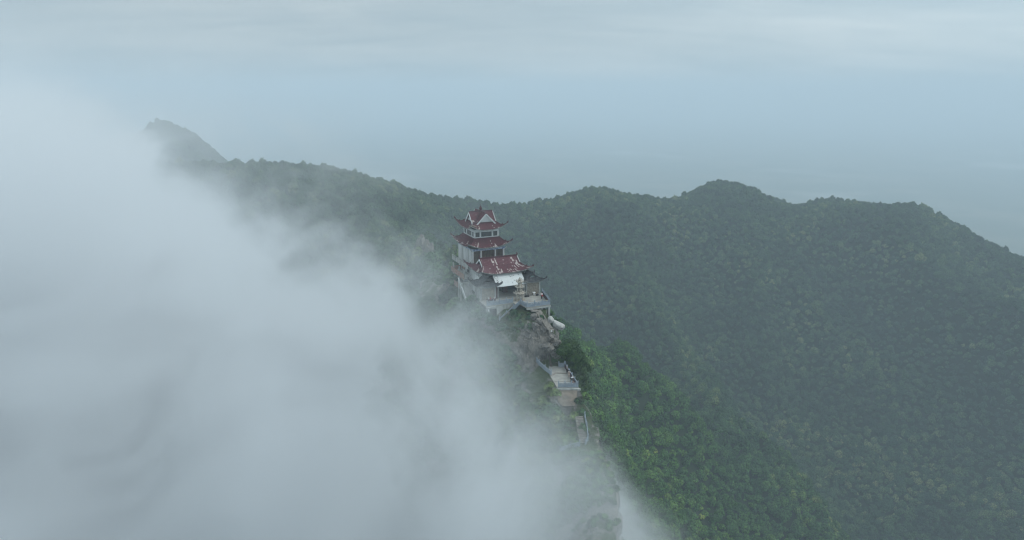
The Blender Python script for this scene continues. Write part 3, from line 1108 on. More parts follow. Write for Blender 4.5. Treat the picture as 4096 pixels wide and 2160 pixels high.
for a, c2 in zip(sdw[:-1], sdw[1:]):
    MB().box(CU - 3.18, CU - 3.14, a + .17, c2 - .17, 12.62, 13.86).build('window', M_glass, tower)
    MB().box(CU + 3.14, CU + 3.18, a + .17, c2 - .17, 12.62, 13.86).build('window', M_glass, tower)
# top roof: skirt and cross gables
top, under, hips = skirt((CU, CW), (3.05, 3.7), 16.0, (4.55, 5.3), 14.62, 1.65, .62)
top.build('top_roof', M_red, tower)
under.build('eave', M_eave, tower)
for k, hp in enumerate(hips):
    hip_ridge(hp, M_redridge, tower)
MB().box(CU - 2.98, CU + 2.98, CW - 3.62, CW + 3.62, 14.7, 16.3).build('attic_wall', M_redridge, tower)
# fallen tiles lay the near corner bare
rr = random.Random(11)
m = MB()
for k in range(26):
    q = rr.random()
    p = hips[3][7 - int(q * 4)] + Vector((rr.uniform(-.2, 1.6) * (.4 + q), rr.uniform(-.2, .9), -.06))
    m.lump(p, rr.uniform(.10, .2), rr, core=ICO_S, sq=(1.3, .8, .5))
m.build('broken_tiles', M_stone_clad, tower, kind='stuff')
GZR, GZB = 18.5, 15.95
for (a, b2, half) in (((CU, CW - 3.75), (CU, CW + 3.75), 2.45), ((CU - 3.2, CW), (CU + 3.2, CW), 2.45)):
    gable_roof(a, b2, half, GZR, GZB).build('gable_roof', M_red, tower)
    A3, B3 = Vector((*a, GZR + .1)), Vector((*b2, GZR + .1))
    MB().beam(A3, B3, .22, .26).build('ridge', M_redridge, tower)
for p, d in (((CU, CW - 3.75), (0, -1)), ((CU, CW + 3.75), (0, 1)), ((CU - 3.2, CW), (-1, 0)), ((CU + 3.2, CW), (1, 0))):
    gable_end(p, d, 2.45, GZR, GZB, tower, M_plaster, M_plaster)
for sx, sy in ((-1, -1), (1, -1), (-1, 1), (1, 1)):
    MB().beam((CU + sx * .1, CW + sy * .1, GZR + .02), (CU + sx * 2.4, CW + sy * 2.4, GZB + .12), .2, .16).build('valley_ridge', M_redridge, tower)
MB().lathe(CU, CW, [(.42, 18.5), (.42, 18.95), (.30, 19.0), (.34, 19.3), (.46, 19.36), (.42, 19.5), (.2, 19.62), (.22, 19.8), (.05, 20.05), (.03, 20.4)], 10).build('finial', M_redridge, tower)

# ------------------------------------------------------------------ the main hall
HU, HW = -6.3, 16.0
hall = thing('main_hall', 'open-fronted temple hall under a broad peeling maroon roof with white front canopy', 'temple hall', TEMPLE, (HU, HW, 0))
top, under, hips = skirt((HU, HW), (4.95, 2.0), 7.05, (6.3, 5.15), 5.62, 1.25, .7)
top.build('lower_roof', M_red_p, hall)
under.build('eave', M_eave, hall)
for hp in hips:
    hip_ridge(hp, M_redridge, hall)
gable_roof((HU - 5.0, HW), (HU + 5.0, HW), 2.03, 8.5, 7.0).build('upper_roof', M_red_p, hall)
MB().beam((HU - 5.05, HW, 8.62), (HU + 5.05, HW, 8.62), .26, .36).build('main_ridge', M_redridge, hall)
for sg in (-1, 1):
    m = MB().tube([(HU + sg * 5.0, HW, 8.7), (HU + sg * 5.15, HW, 9.05), (HU + sg * 4.95, HW, 9.3)], [.2, .14, .04], 6)
    m.build('ridge_dragon', M_redridge, hall)
    gable_end((HU + sg * 5.0, HW), (sg, 0), 2.0, 8.5, 7.0, hall, M_plaster, M_redridge)
    for sy in (-1, 1):
        MB().sweep([Vector((HU + sg * 4.85, HW + sy * 2.03 * k / 4, 8.55 - 1.5 * k / 4 - .12 * math.sin(math.pi * k / 4))) for k in range(5)], .22, .2).build('verge_ridge', M_redridge, hall)
MB().box(-12.0, -.6, 20.0, 20.3, -.2, 5.6).build('rear_wall', M_wall, hall)
MB().box(-12.1, -11.8, 12.6, 20.0, -.2, 5.6).build('side_wall', M_wall, hall)
MB().box(-.8, -.5, 12.6, 20.0, -.2, 5.6).build('side_wall', M_wall, hall)
MB().box(-11.8, -.8, 15.0, 15.2, -.2, 5.5).build('dim_back_wall', M_dark, hall)
MB().box(-11.8, -.8, 11.3, 15.0, 5.3, 5.45).build('ceiling', M_dark, hall)
MB().box(-9.3, -2.3, 9.2, 15.0, 0.004, .02).build('hall_floor', M_floor, hall)
for x, y in ((-9.25, 9.25), (-2.4, 9.25)):
    MB().tube([(x, y, 0), (x, y, 3.4)], .14, 10).build('column', M_conc, hall)
MB().box(-9.1, -8.0, 11.9, 12.0, 0.02, 2.6).build('red_door', M_door, hall)
MB().box(-6.2, -5.0, 13.2, 14.4, .02, 1.5).build('altar', M_door, hall)
MB().box(-3.5, -2.6, 10.4, 10.5, 1.9, 3.0).build('red_curtain', M_redcloth, hall)
MB().box(-3.3, -2.55, 10.6, 10.7, .4, 1.8).build('pale_notice', M_relief, hall)
# white corrugated canopy between the two side pavilions
m = MB()
n = 34
for j in range(5):
    q = j / 4
    for k in range(n * 4 + 1):
        x = -9.75 + 7.7 * k / (n * 4)
        rb = (0, .0, .06, .06)[k % 4]
        m.v.append(Vector((x, 11.6 - 3.1 * q - .25 * max(0, (k / (n * 4)) - .3) * 0, 5.42 - 2.38 * q - .08 * math.sin(math.pi * q) + rb)))
w_ = n * 4 + 1
m.f += [(j * w_ + k, (j + 1) * w_ + k, (j + 1) * w_ + k + 1, j * w_ + k + 1) for j in range(4) for k in range(w_ - 1)]
can = m.build('canopy', M_sheet, hall, label='white corrugated sheet canopy over the hall front')
sm = can.modifiers.new('thick', 'SOLIDIFY')
sm.thickness = .03
rr = random.Random(4)
m = MB()
for k in range(34):           # torn holes and debris on the sheet
    if k < 18:
        x, q = rr.uniform(-9.5, -8.0), rr.uniform(.1, .75)
    else:
        x, q = rr.uniform(-5.6, -3.0), rr.uniform(.15, .85)
    p = Vector((x, 11.6 - 3.1 * q, 5.42 - 2.38 * q - .08 * math.sin(math.pi * q) + .07))
    L = rr.uniform(.12, .45)
    dd_ = Vector((rr.uniform(-.7, .7), -.79, -.61)).normalized()
    m.beam(p - dd_ * L / 2, p + dd_ * L / 2, rr.uniform(.04, .12), .03, up=(0, -.6, .8))
m.build('leaf_litter', M_seam, hall, kind='stuff')
# hanging pale sheet on the left flank, torn along its lower edge
m = MB()
ys = [12.4 + .28 * k for k in range(12)]
for k, y in enumerate(ys):
    m.v += [Vector((-12.9 + .03 * (k % 2), y, 5.0)), Vector((-12.95 + .05 * (k % 2), y, 3.35 + rr.uniform(-.25, .3)))]
m.f += [(2 * k, 2 * k + 1, 2 * k + 3, 2 * k + 2) for k in range(len(ys) - 1)]
m.build('torn_sheet', M_plaster, hall)

# ------------------------------------------------------------------ two side pavilions with grey roofs
def side_pavilion(cu, label, right):
    kw = 11.2
    k = thing('side_pavilion', label, 'pavilion', TEMPLE, (cu, kw, 0), 'grey-roofed pavilions flanking the hall')
    hu, y0, y1 = 1.95, 9.15, 13.0
    top, under, hips = skirt((cu, kw), (1.25, 1.75), 4.25, (2.6, 2.95), 3.30, .85, .5, cell=.26, rib=.08)
    top.build('lower_roof', M_grey_tile, k)
    under.build('eave', M_eave, k)
    for hp in hips:
        hip_ridge(hp, M_greyridge, k, w=.18)
    gable_roof((cu, kw - 1.7), (cu, kw + 1.7), 1.3, 5.3, 4.22, cell=.26, rib=.08).build('upper_roof', M_grey_tile, k)
    MB().beam((cu, kw - 1.85, 5.42), (cu, kw + 1.85, 5.42), .22, .32).build('main_ridge', M_greyridge, k)
    MB().tube([(cu, kw - 1.85, 5.5), (cu, kw - 2.0, 5.8), (cu, kw - 1.85, 6.0)], [.16, .12, .04], 6).build('ridge_dragon', M_greyridge, k)
    gable_end((cu, kw - 1.7), (0, -1), 1.25, 5.3, 4.22, k, M_greyridge, M_greyridge, bw=.2)
    for sg in (-1, 1):
        MB().sweep([Vector((cu + sg * 1.3 * q / 3, kw - 1.62, 5.35 - 1.1 * q / 3)) for q in range(4)], .2, .18).build('verge_ridge', M_greyridge, k)
    MB().box(cu - hu + .1, cu + hu - .1, y0 + .12, y1, -.1, 3.3).build('wall', M_wall, k)
    MB().box(cu - 1.6, cu + 1.6, y0 + .07, y0 + .115, .0, 3.2).build('mortar_bed', M_mortar, k)
    r = random.Random(3 if right else 8)
    m = MB()
    z = .03
    while z < 3.1:                                       # thin split stones laid in broken courses
        h = r.uniform(.09, .19)
        x = cu - 1.58
        while x < cu + 1.5:
            w2 = r.uniform(.3, .95)
            m.box(x, min(x + w2 - .03, cu + 1.58), y0 + r.uniform(-.03, .05), y0 + .08, z, z + h - .03)
            x += w2
        z += h
    m.build('split_stones', M_stone_clad, k, kind='stuff')
    for sg in (-1, 1):
        MB().box(cu + sg * (hu - .17) - .17, cu + sg * (hu - .17) + .17, y0 - .08, y0 + .12, -.1 if right else -7.0 if sg < 0 else -.1, 3.32).build('corner_pier', M_conc, k)
    MB().box(cu - hu, cu + hu, y0 - .1, y0 + .11, 3.33, 3.5).build('lintel', M_conc, k)
    if not right:
        MB().box(cu + hu - .02, cu + hu + .9, y0 + .25, y0 + .32, 0.0, 2.75).build('door', M_door, k)
        MB().box(cu - hu - .05, cu - hu + .08, y0 + .2, y1, -3.0, 3.2).build('side_wall', M_conc, k)
    return k


side_pavilion(-11.85, 'left grey-tiled stone-clad pavilion beside the fog, dark red door at its right', False)
side_pavilion(0.05, 'right grey-tiled stone-clad pavilion at the cliff edge behind the standing visitor', True)

# ------------------------------------------------------------------ terrace
OUT = [(-14.2, 4.55), (-7.35, 4.55), (-7.2, 3.6), (-6.15, 2.75), (-5.9, -.12), (.12, -.12), (1.15, 3.6), (2.3, 8.4), (2.6, 14.5), (-14.2, 14.5)]
ter = thing('temple_terrace', 'concrete temple terrace on rock and tall square pillars at the cliff edge', 'terrace', TEMPLE, (-5, 5, 0))
MB().poly(OUT, -.28, 0.0).build('paving', M_floor, ter)
m = MB().box(-5.95, .2, -.2, .25, -.62, -.285)
m.build('front_beam', M_conc, ter)
MB().beam((.1, .3, -.45), (2.4, 9.5, -.45), .35, .33).build('side_beam', M_conc, ter)
for (x, y, z0) in ((-.12, .12, -7.5), (-1.75, .6, -6.5), (1.2, 5.0, -7.5), (2.1, 8.8, -8)):
    MB().box(x - .24, x + .24, y - .24, y + .24, z0, -.625).build('pillar', M_conc, ter)
MB().box(-14.2, -7.4, 4.6, 4.95, -4.4, -.285).build('retaining_wall', M_conc, ter)
MB().box(-13.3, -11.6, 4.54, 4.595, -3.4, -.9).build('opening_shade', M_dark, ter)  # flat dark plate; the shade of an opening is in its colour
MB().box(-13.75, -13.5, 4.5, 4.55, -1.35, -.75).build('notice', M_white, ter, label='small white notice on the wall below the terrace')
MB().box(-14.25, -12.0, 4.2, 4.6, -.5, -.285).build('ledge', M_conc, ter)
m = MB().beam((-3.9, 5.2, .006), (-1.9, .35, .006), .05, .012)
m.build('drain_channel', M_seam, ter)
MB().box(-5.4, -2.35, 9.0, 9.1, 0, .14).build('threshold', M_step, ter)


def stone_panel(m, p0, p1, z0, z1, h=1.0):
    """one balustrade panel: rails, solid board and cloud-shaped openings under the handrail"""
    p0, p1 = Vector(p0), Vector(p1)
    P = lambda q, z: Vector((p0.x + (p1.x - p0.x) * q, p0.y + (p1.y - p0.y) * q, z0 + (z1 - z0) * q + z))
    m.beam(P(0, h - .07), P(1, h - .07), .15, .13)
    m.beam(P(0, .42 * h), P(1, .42 * h), .09, .54 * h)
    m.beam(P(0, .08), P(1, .08), .13, .14)
    for q, w in ((0.03, .06), (.25, .10), (.5, .14), (.75, .10), (.97, .06)):
        a, b2 = P(q - w / 2, .78 * h), P(q + w / 2, .78 * h)
        m.beam(a, b2, .08, .20 * h)


def balustrade(fr, pts, label, group=None, post=.2, ph=1.25, ends=(True, True), mat=None, rails_mat=None):
    t_ = thing('stone_balustrade', label, 'balustrade', fr, pts[0], group)
    mat = mat or M_rail
    for i, p in enumerate(pts):
        if (i == 0 and not ends[0]) or (i == len(pts) - 1 and not ends[1]):
            continue
        m = MB().box(p[0] - post / 2, p[0] + post / 2, p[1] - post / 2, p[1] + post / 2, p[2] - .02, p[2] + ph)
        m.lathe(p[0], p[1], [(.06, p[2] + ph), (.10, p[2] + ph + .06), (.10, p[2] + ph + .2), (.03, p[2] + ph + .27)], 8)
        m.build('post', mat, t_)
    for a, b2 in zip(pts[:-1], pts[1:]):
        A, B = Vector(a), Vector(b2)
        d = Vector((B.x - A.x, B.y - A.y, 0)).normalized() * (post / 2 + .005)
        m = MB()
        stone_panel(m, A + d, B - d, A.z, B.z)
        m.build('panel', rails_mat or mat, t_)
    return t_


def line(a, b, n):
    return [tuple(Vector(a) + (Vector(b) - Vector(a)) * (k / n)) for k in range(n + 1)]


BG = 'blue-grey stone balustrades'
balustrade(TEMPLE, line((-13.95, 4.72, 0), (-7.45, 4.72, 0), 4), 'blue-grey stone balustrade in front of the left pavilion and hall', BG)
balustrade(TEMPLE, line((-5.85, 0, 0), (0, 0, 0), 3), 'blue-grey stone balustrade along the terrace front right of the carved tower', BG)
balustrade(TEMPLE, [(-6.15, 2.85, 0), (-5.85, .12, -.0)], 'short balustrade section beside the carved tower foot', BG, ends=(True, False))
balustrade(TEMPLE, line((.05, .14, 0), (2.15, 8.2, 0), 6), 'stone balustrade along the terrace cliff edge behind the standing visitor', BG, ends=(False, True))
# dark maroon sheet added along the inside of the cliff-edge rail
t_ = thing('dark_sheet', 'dark maroon sheet along the inside of the terrace cliff-edge rail', 'cloth', TEMPLE, (.1, .5, 0), 'dark sheets along rails')
m = MB()
for k in range(25):
    q = k / 24
    x, y = -.12 + 2.0 * q, .4 + 7.6 * q
    m.v += [Vector((x, y, .92 + .03 * math.sin(k * 2.1))), Vector((x - .03 * (k % 2), y, .08))]
m.f += [(2 * k, 2 * k + 1, 2 * k + 3, 2 * k + 2) for k in range(24)]
o = m.build('cloth', M_maroon, t_)


def staircase(fr, a, b, width, n, label, mat=None, thick=.34, cheeks=True):
    """a flight of single stone treads from a (upper end) to b (lower end)"""
    t_ = thing('stone_staircase', label, 'staircase', fr, a)
    A, B = Vector(a), Vector(b)
    d = Vector((B.x - A.x, B.y - A.y, 0))
    L = d.length
    d.normalize()
    s = Vector((-d.y, d.x, 0))
    r = random.Random(n)
    for k in range(n):
        c = A + d * (L * (k + .5) / n)
        z = A.z + (B.z - A.z) * (k + 1) / n
        m = MB()
        j = r.uniform(-.04, .04)
        tr = L / n * .5 + .05
        vs = []
        for dz in (-thick, 0):
            for q, w in ((-1, -1), (1, -1), (1, 1), (-1, 1)):
                vs.append(c + d * tr * q + s * (width / 2 * w + j) + Vector((0, 0, z - c.z + dz)))
        m.add(vs, [(0, 3, 2, 1), (4, 5, 6, 7), (0, 1, 5, 4), (1, 2, 6, 5), (2, 3, 7, 6), (3, 0, 4, 7)])
        m.build('step', mat or M_step, t_)
    return t_, d, s


# flight down to the left, in front of the retaining wall
staircase(TEMPLE, (-7.0, 3.75, -.05), (-11.6, 3.75, -3.4), 1.5, 16, 'stone stairs descending left below the terrace into the fog')
balustrade(TEMPLE, [(-6.2, 2.9, 0.0), (-8.0, 2.9, -1.25), (-9.8, 2.9, -2.5), (-11.6, 2.9, -3.7)], 'sloping stone balustrade descending left into the fog below the terrace', BG, ends=(False, True))
# flight along the rock at the right
st_, d_, s_ = staircase(TEMPLE, (-3.3, -.35, -.75), (-2.5, -5.2, -3.9), 1.5, 20, 'worn stone stairs down the rock beside the white boulder')
staircase(TEMPLE, (-5.0, -.45, -.55), (-3.4, -.55, -.80), .9, 3, 'short upper run of stone steps under the terrace front beam')
t_ = thing('stone_block', 'pale stone block with a white plaque at the foot of the rock stairs', 'stone block', TEMPLE, (-2.4, -5.7, -4.6))
MB().box(-3.0, -1.8, -5.8, -5.45, -5.2, -4.15).build('block', M_step, t_)
MB().box(-2.6, -2.25, -5.84, -5.805, -4.6, -4.25).build('plaque', M_white, t_)
# side stairs at the left of the hall
staircase(TEMPLE, (-15.2, 16.8, 2.9), (-15.2, 11.3, -1.2), 2.4, 20, 'dark side stairs with sloping parapet left of the hall', M_conc)
t_ = thing('stair_parapet', 'pale sloping concrete parapet left of the side stairs', 'parapet', TEMPLE, (-16.5, 14, 0))
MB().beam((-16.5, 17.2, 3.5), (-16.5, 11.2, -.9), .16, .9).build('slab', M_conc, t_)
MB().beam((-16.5, 17.3, 4.0), (-16.5, 11.1, -.4), .24, .12).build('coping', M_plaster, t_)
for y, z in ((17.0, 3.2), (15.6, 2.2), (11.2, -.9)):
    MB().box(-16.62, -16.38, y - .12, y + .12, -5.0, z).build('support', M_conc, t_)
t_ = thing('concrete_beam', 'slanting concrete beam below the left pavilion, half lost in fog', 'beam', TEMPLE, (-15, 9, 0))
MB().beam((-15.4, 13.0, -.2), (-14.1, 8.8, -1.5), .25, .3).build('beam', M_conc, t_)

# ------------------------------------------------------------------ carved incense tower
it = thing('incense_tower', 'tall carved stone incense tower with flaring dragon eaves on the terrace', 'incense burner', TEMPLE, (-5.0, 5.9, 0))
ic = (-5.0, 5.9)
MB().lathe(*ic, [(1.25, 0), (1.25, .18), (1.12, .2), (1.12, .34)], 16).build('plinth', M_carve, it)
MB().lathe(*ic, [(.90, .34), (.88, 1.45)], 8, rot=.39).build('drum', M_carve, it)
for k in range(8):
    a = k * math.pi / 4
    dr = Vector((math.cos(a), math.sin(a), 0))
    sd = Vector((-dr.y, dr.x, 0))
    m = MB()
    c = Vector((*ic, 0)) + dr * .84
    for q, z0, z1, w in ((-.25, .45, 1.35, .05), (.25, .45, 1.35, .05), (0, .45, .52, .5), (0, 1.3, 1.37, .5), (-.08, .6, 1.2, .08), (.1, .7, 1.25, .10), (.02, .85, .95, .3)):
        m.beam(c + sd * q + Vector((0, 0, z0)), c + sd * q + Vector((0, 0, z1)), w, .1, up=dr)
    m.build('carved_panel', M_relief, it)


def eave_tier(z, r0, r1, h):
    m = MB()
    m.lathe(*ic, [(r0 * .8, z), (r0, z + .12), (r1, z + .34 * h), (r1 * .96, z + .42 * h), (r0 * .72, z + h * .85), (r0 * .66, z + h)], 16)
    m.build('eave_tier', M_carve, it)
    for k in range(8):
        a = k * math.pi / 4 + .39
        d = Vector((math.cos(a), math.sin(a), 0))
        c = Vector((*ic, z + .3 * h))
        m = MB()
        m.tube([c + d * (r1 * .75), c + d * (r1 * 1.02) + Vector((0, 0, .03)), c + d * (r1 * 1.22) + Vector((0, 0, .2)), c + d * (r1 * 1.26) + Vector((0, 0, .42)), c + d * (r1 * 1.14) + Vector((0, 0, .5))],
               [.15, .12, .10, .07, .03], 6)
        m.lump(c + d * r1 * 1.05 + Vector((0, 0, .16)), .13, random.Random(k), core=ICO_S, amp=.5)
        m.tube([c + d * r1 * 1.05 + Vector((0, 0, .1)), c + d * (r1 * 1.22) - Vector((0, 0, .08))], [.07, .03], 5)
        m.build('dragon_head', M_relief, it)


eave_tier(1.4, .95, 1.22, .95)
MB().lathe(*ic, [(.74, 2.3), (.70, 3.05)], 8, rot=.39).build('drum', M_carve, it)
for k in range(8):
    a = k * math.pi / 4
    d = Vector((math.cos(a), math.sin(a), 0))
    c = Vector((*ic, 0)) + d * .66
    MB().beam(c + Vector((0, 0, 2.42)), c + Vector((0, 0, 2.95)), .2, .08, up=d).build('niche', M_dark if k % 2 else M_relief, it)
eave_tier(3.0, .72, .95, .85)
MB().lathe(*ic, [(.54, 3.8), (.50, 4.35)], 8, rot=.39).build('drum', M_carve, it)
for k in range(8):
    a = k * math.pi / 4
    d = Vector((math.cos(a), math.sin(a), 0))
    c = Vector((*ic, 0)) + d * .48
    MB().beam(c + Vector((0, 0, 3.9)), c + Vector((0, 0, 4.28)), .16, .06, up=d).build('niche', M_relief, it)
eave_tier(4.3, .56, .74, .7)
m = MB().lathe(*ic, [(.36, 4.95), (.42, 5.1), (.2, 5.3), (.12, 5.55), (.02, 5.75)], 8)
for k in range(5):
    a = k * 1.256
    p = Vector((*ic, 5.1)) + Vector((math.cos(a), math.sin(a), 0)) * .4
    m.tube([p, p + Vector((0, 0, .35))], [.07, .02], 5)
m.build('finial', M_carve, it)

# ------------------------------------------------------------------ white boulder and other loose things
rr = random.Random(21)
m = MB()
pts_c = tw(.35, -4.9, -4.0)


def boulder(name, label, cat, c, sx, sy, sz, rot, tilt, seed, mat, freq=1.1, amp=.35, group=None, boxy=1.0):
    o = bpy.data.objects.new(name, bpy.data.meshes.new(name))
    COL.objects.link(o)
    r = random.Random(seed)
    mb = MB()
    mb.lump((0, 0, 0), 1.0, r, core=ICO2, amp=amp, freq=freq)
    # flatten a few facets so that it breaks like rock
    pl = []
    for k in range(7):
        n = Vector((r.gauss(0, 1), r.gauss(0, 1), r.gauss(0, 1))).normalized()
        pl.append((n, r.uniform(.62, .85)))
    vs = []
    for v in mb.v:
        for n, dd_ in pl:
            e = v.dot(n) - dd_
            if e > 0:
                v = v - n * e * .92
        vs.append(tuple(math.copysign(abs(c_) ** boxy, c_) * q_ for c_, q_ in zip(v, (sx, sy, sz))))
    o.data.from_pydata(vs, [], mb.f)
    o.data.materials.append(mat)
    o.location = c
    o.rotation_euler = (tilt[0], tilt[1], rot)
    o['label'] = label
    o['category'] = cat
    if group:
        o['group'] = group
    return o


boulder('white_boulder', 'big white painted boulder overhanging the cliff beside the rock stairs', 'boulder', tw(-.1, -4.5, -3.75), 1.6, 1.05, .95, RAD(-32), (.15, RAD(22)), 12, M_white_rock, amp=.4, freq=1.7, boxy=.75)
boulder('white_boulder', 'smaller white boulder between the stairs and the big white one', 'boulder', tw(-1.3, -3.2, -2.75), .85, .65, .75, RAD(-50), (0, RAD(30)), 15, M_white_rock, amp=.22, boxy=.65)
for k, (x, y, z, s, sd) in enumerate([(-4.9, -1.6, -1.9, 1.0, 1), (-4.0, -2.6, -3.0, 1.2, 2), (-5.4, -3.4, -3.9, 1.3, 3), (-3.9, -4.6, -4.6, 1.1, 4),
                                      (-2.4, -6.6, -5.9, 1.3, 6), (-3.8, -7.4, -7.6, 1.4, 7), (-2.0, -7.6, -7.2, 1.2, 8), (-3.0, -8.9, -9.0, 1.3, 9), (-4.6, -7.0, -7.6, 1.4, 11)]):
    boulder('rock', ['rough brown rock under the terrace balustrade corner', 'grey rock left of the upper rock stairs', 'grey rock lowest left of the rock stairs, thinly fogged',
                     'brown rock beside the middle of the rock stairs', 'cracked rock right below the stone block with plaque', 'dark cracked rock left of the leaning trunk',
                     'pale rock face above the dark green tree', 'rock slab behind the leaning trunk on the lower terrace', 'foggy rock at the left of the cracked rocks'][k],
            'rock', tw(x, y, z), s, s * .9, s * .95, k * 1.3, (k * .5, k * .9), 30 + sd, M_rock, amp=.5, freq=1.6)


def mesh_thing(name, label, cat, fr, base, mb, mat, group=None, smooth=False):
    o = MB.build(mb, name, mat, None, smooth)
    me = o.data
    for v in me.vertices:
        v.co = v.co - Vector(base)
    o.location = fr.w(base)
    o.rotation_euler = (0, 0, fr.yaw)
    o['label'] = label
    o['category'] = cat
    if group:
        o['group'] = group
    return o


rr = random.Random(9)
for k, (x, y, s, lab) in enumerate([(-2.5, 7.6, .34, 'black rubbish sack beside the right pavilion door'), (-2.0, 7.7, .28, 'smaller black sack right of the rubbish sack'),
                                    (.45, 7.6, .3, 'dark bundle on the paving beside the white-draped stand')]):
    mesh_thing('sack', lab, 'sack', TEMPLE, (x, y, 0), MB().lump((x, y, s * .6), s, rr, amp=.4, sq=(1.4, 1, .7)), M_black)
t_ = thing('draped_stand', 'small stand under a white cloth against the right pavilion wall', 'stand', TEMPLE, (.2, 8.3, 0))
MB().box(-.35, .75, 8.0, 8.7, .62, .68).build('top', M_wood, t_)
for x in (-.3, .7):
    for y in (8.05, 8.65):
        MB().box(x - .04, x + .04, y - .04, y + .04, 0, .62).build('leg', M_wood, t_)
m = MB().box(-.42, .30, 7.93, 8.77, .683, .71)
m.box(-.42, .05, 7.92, 7.95, .25, .68)
m.build('cloth', M_white, t_)
MB().box(-1.5, -.6, 8.3, 8.75, .0, .5).build('bench', M_step, thing('stone_bench', 'low grey stone bench against the right pavilion wall', 'bench', TEMPLE, (-1, 8.5, 0)))
t_ = thing('offering_table', 'dark offering table in front of the left pavilion wall', 'table', TEMPLE, (-12.0, 6.9, 0))
MB().box(-13.1, -10.9, 6.6, 7.3, .75, .83).build('top', M_door, t_)
MB().box(-13.1, -10.9, 6.62, 6.66, .1, .75).build('cloth', M_maroon, t_)
for x in (-13.0, -11.0):
    for y in (6.7, 7.2):
        MB().box(x - .05, x + .05, y - .05, y + .05, 0, .75).build('leg', M_door, t_)
for k, (x, mt, lab) in enumerate([(-12.6, M_white, 'white vase at the left end of the offering table'), (-12.2, M_redcloth, 'red vase on the offering table'), (-11.1, M_white, 'white vase at the right end of the offering table')]):
    mesh_thing('vase', lab, 'vase', TEMPLE, (x, 6.95, .83), MB().lathe(x, 6.95, [(.07, .83), (.14, .95), (.13, 1.08), (.05, 1.2), (.09, 1.28)], 10), mt, smooth=True)

# ------------------------------------------------------------------ lower terrace
LZ = -11.4
low = thing('lower_terrace', 'narrow paved lookout terrace below the rock stairs, on the cliff edge', 'terrace', WORLD, (11, 137, LZ))
MB().poly([(9.4, 131.75), (13.95, 131.75), (13.5, 135.5), (12.2, 143.2), (8.3, 143.2), (8.2, 138.6)], LZ - .5, LZ).build('paving', M_floor, low)
MB().beam((9.0, 135.0, LZ + .006), (13.4, 134.6, LZ + .006), .14, .012).build('joint', M_seam, low)
MB().beam((9.5, 139.4, LZ + .06), (12.5, 139.1, LZ + .06), .35, .14).build('kerb', M_step, low)
MB().beam((8.5, 138.0, LZ + .06), (9.7, 139.4, LZ + .06), .35, .14).build('kerb', M_step, low)
MB().poly([(9.2, 131.3), (14.3, 131.3), (14.2, 131.74), (9.3, 131.74)], LZ - .45, LZ - .12).build('front_ledge', M_conc, low)
balustrade(WORLD, line((9.7, 131.95, LZ), (13.75, 131.95, LZ), 3), 'front stone balustrade of the lower terrace above bare earth', BG)
balustrade(WORLD, [(13.7, 132.1, LZ), (13.3, 134.2, LZ), (12.9, 136.3, LZ), (12.55, 138.4, LZ), (12.2, 140.5, LZ), (11.95, 142.6, LZ)], 'cliff-edge stone balustrade of the lower terrace where visitors stand', BG, ends=(False, True))
balustrade(WORLD, [(8.55, 138.2, LZ), (7.3, 140.6, LZ + .1), (6.1, 143.4, LZ + .2), (4.6, 145.6, LZ + 1.6), (3.0, 147.6, LZ + 3.2)], 'foggy left stone balustrade of the lower terrace climbing away', BG)
balustrade(WORLD, [(10.5, 142.75, LZ), (11.75, 142.75, LZ)], 'short stone barrier at the rear end of the lower terrace', BG)
t_ = thing('dark_sheet', 'dark maroon sheet along the inside of the lower terrace cliff-edge rail', 'cloth', WORLD, (12.8, 137, LZ), 'dark sheets along rails')
m = MB()  # dark maroon sheet added along the inside of the lower rail
for k in range(21):
    q = k / 20
    x, y = 13.35 - 1.6 * q, 133.0 + 9.4 * q
    m.v += [Vector((x, y, LZ + .92 + .03 * math.sin(k * 2.1))), Vector((x - .03 * (k % 2), y, LZ + .06))]
m.f += [(2 * k, 2 * k + 2, 2 * k + 3, 2 * k + 1) for k in range(20)]
m.build('cloth', M_maroon, t_)
staircase(WORLD, (1.5, 150.5, -5.2), (4.2, 147.0, -8.6), 1.7, 16, 'reddish stone stairs fading into the fog behind the lower terrace', simple('red_step', (0.30, 0.19, 0.15), (0.22, 0.15, 0.12), 1.5, .95))
mesh_obj('bare_earth', [(9.0, 131.4, LZ - .35), (13.6, 131.4, LZ - .35), (13.2, 129.3, LZ - 1.8), (9.6, 129.0, LZ - 1.9), (11.0, 130.3, LZ - .9), (12.9, 128.6, LZ - 2.6), (10.3, 128.4, LZ - 2.6)],
         [(0, 4, 1), (1, 4, 2), (0, 3, 4), (4, 3, 2), (3, 6, 5, 2)], M_earth, kind='structure')
# stairs at the foot, deep in the fog
fx, fy = 14.0, 119.6
staircase(WORLD, (13.5, 125.6, -14.7), (14.0, 121.0, -18.5), 1.5, 18, 'pale stone stairs at the ridge foot seen through fog')
balustrade(WORLD, [(14.6, 125.2, -15.0), (14.85, 123.5, -16.5), (14.95, 121.6, -18.0), (14.3, 120.6, -18.8)], 'pale balustrade right of the fogged foot stairs', BG)
balustrade(WORLD, [(13.2, 120.4, -18.7), (11.4, 120.0, -19.0), (9.4, 119.7, -19.4)], 'pale balustrade running left from the fogged foot stairs', BG)

# ------------------------------------------------------------------ the tree on the lower terrace, bushes, scrub
M_leaf_d, t, b = new_mat('dark_foliage')
fnn = noise_tex(t, nd(t, 'ShaderNodeNewGeometry').outputs['Position'], 0.9, 3.0, 0.6)
t.links.new(mixc(t, mrange(t, fnn, .35, .65, 0, 1), (0.014, 0.042, 0.012), (0.045, 0.092, 0.020)), b.inputs['Base Color'])
b.inputs['Roughness'].default_value = 0.7


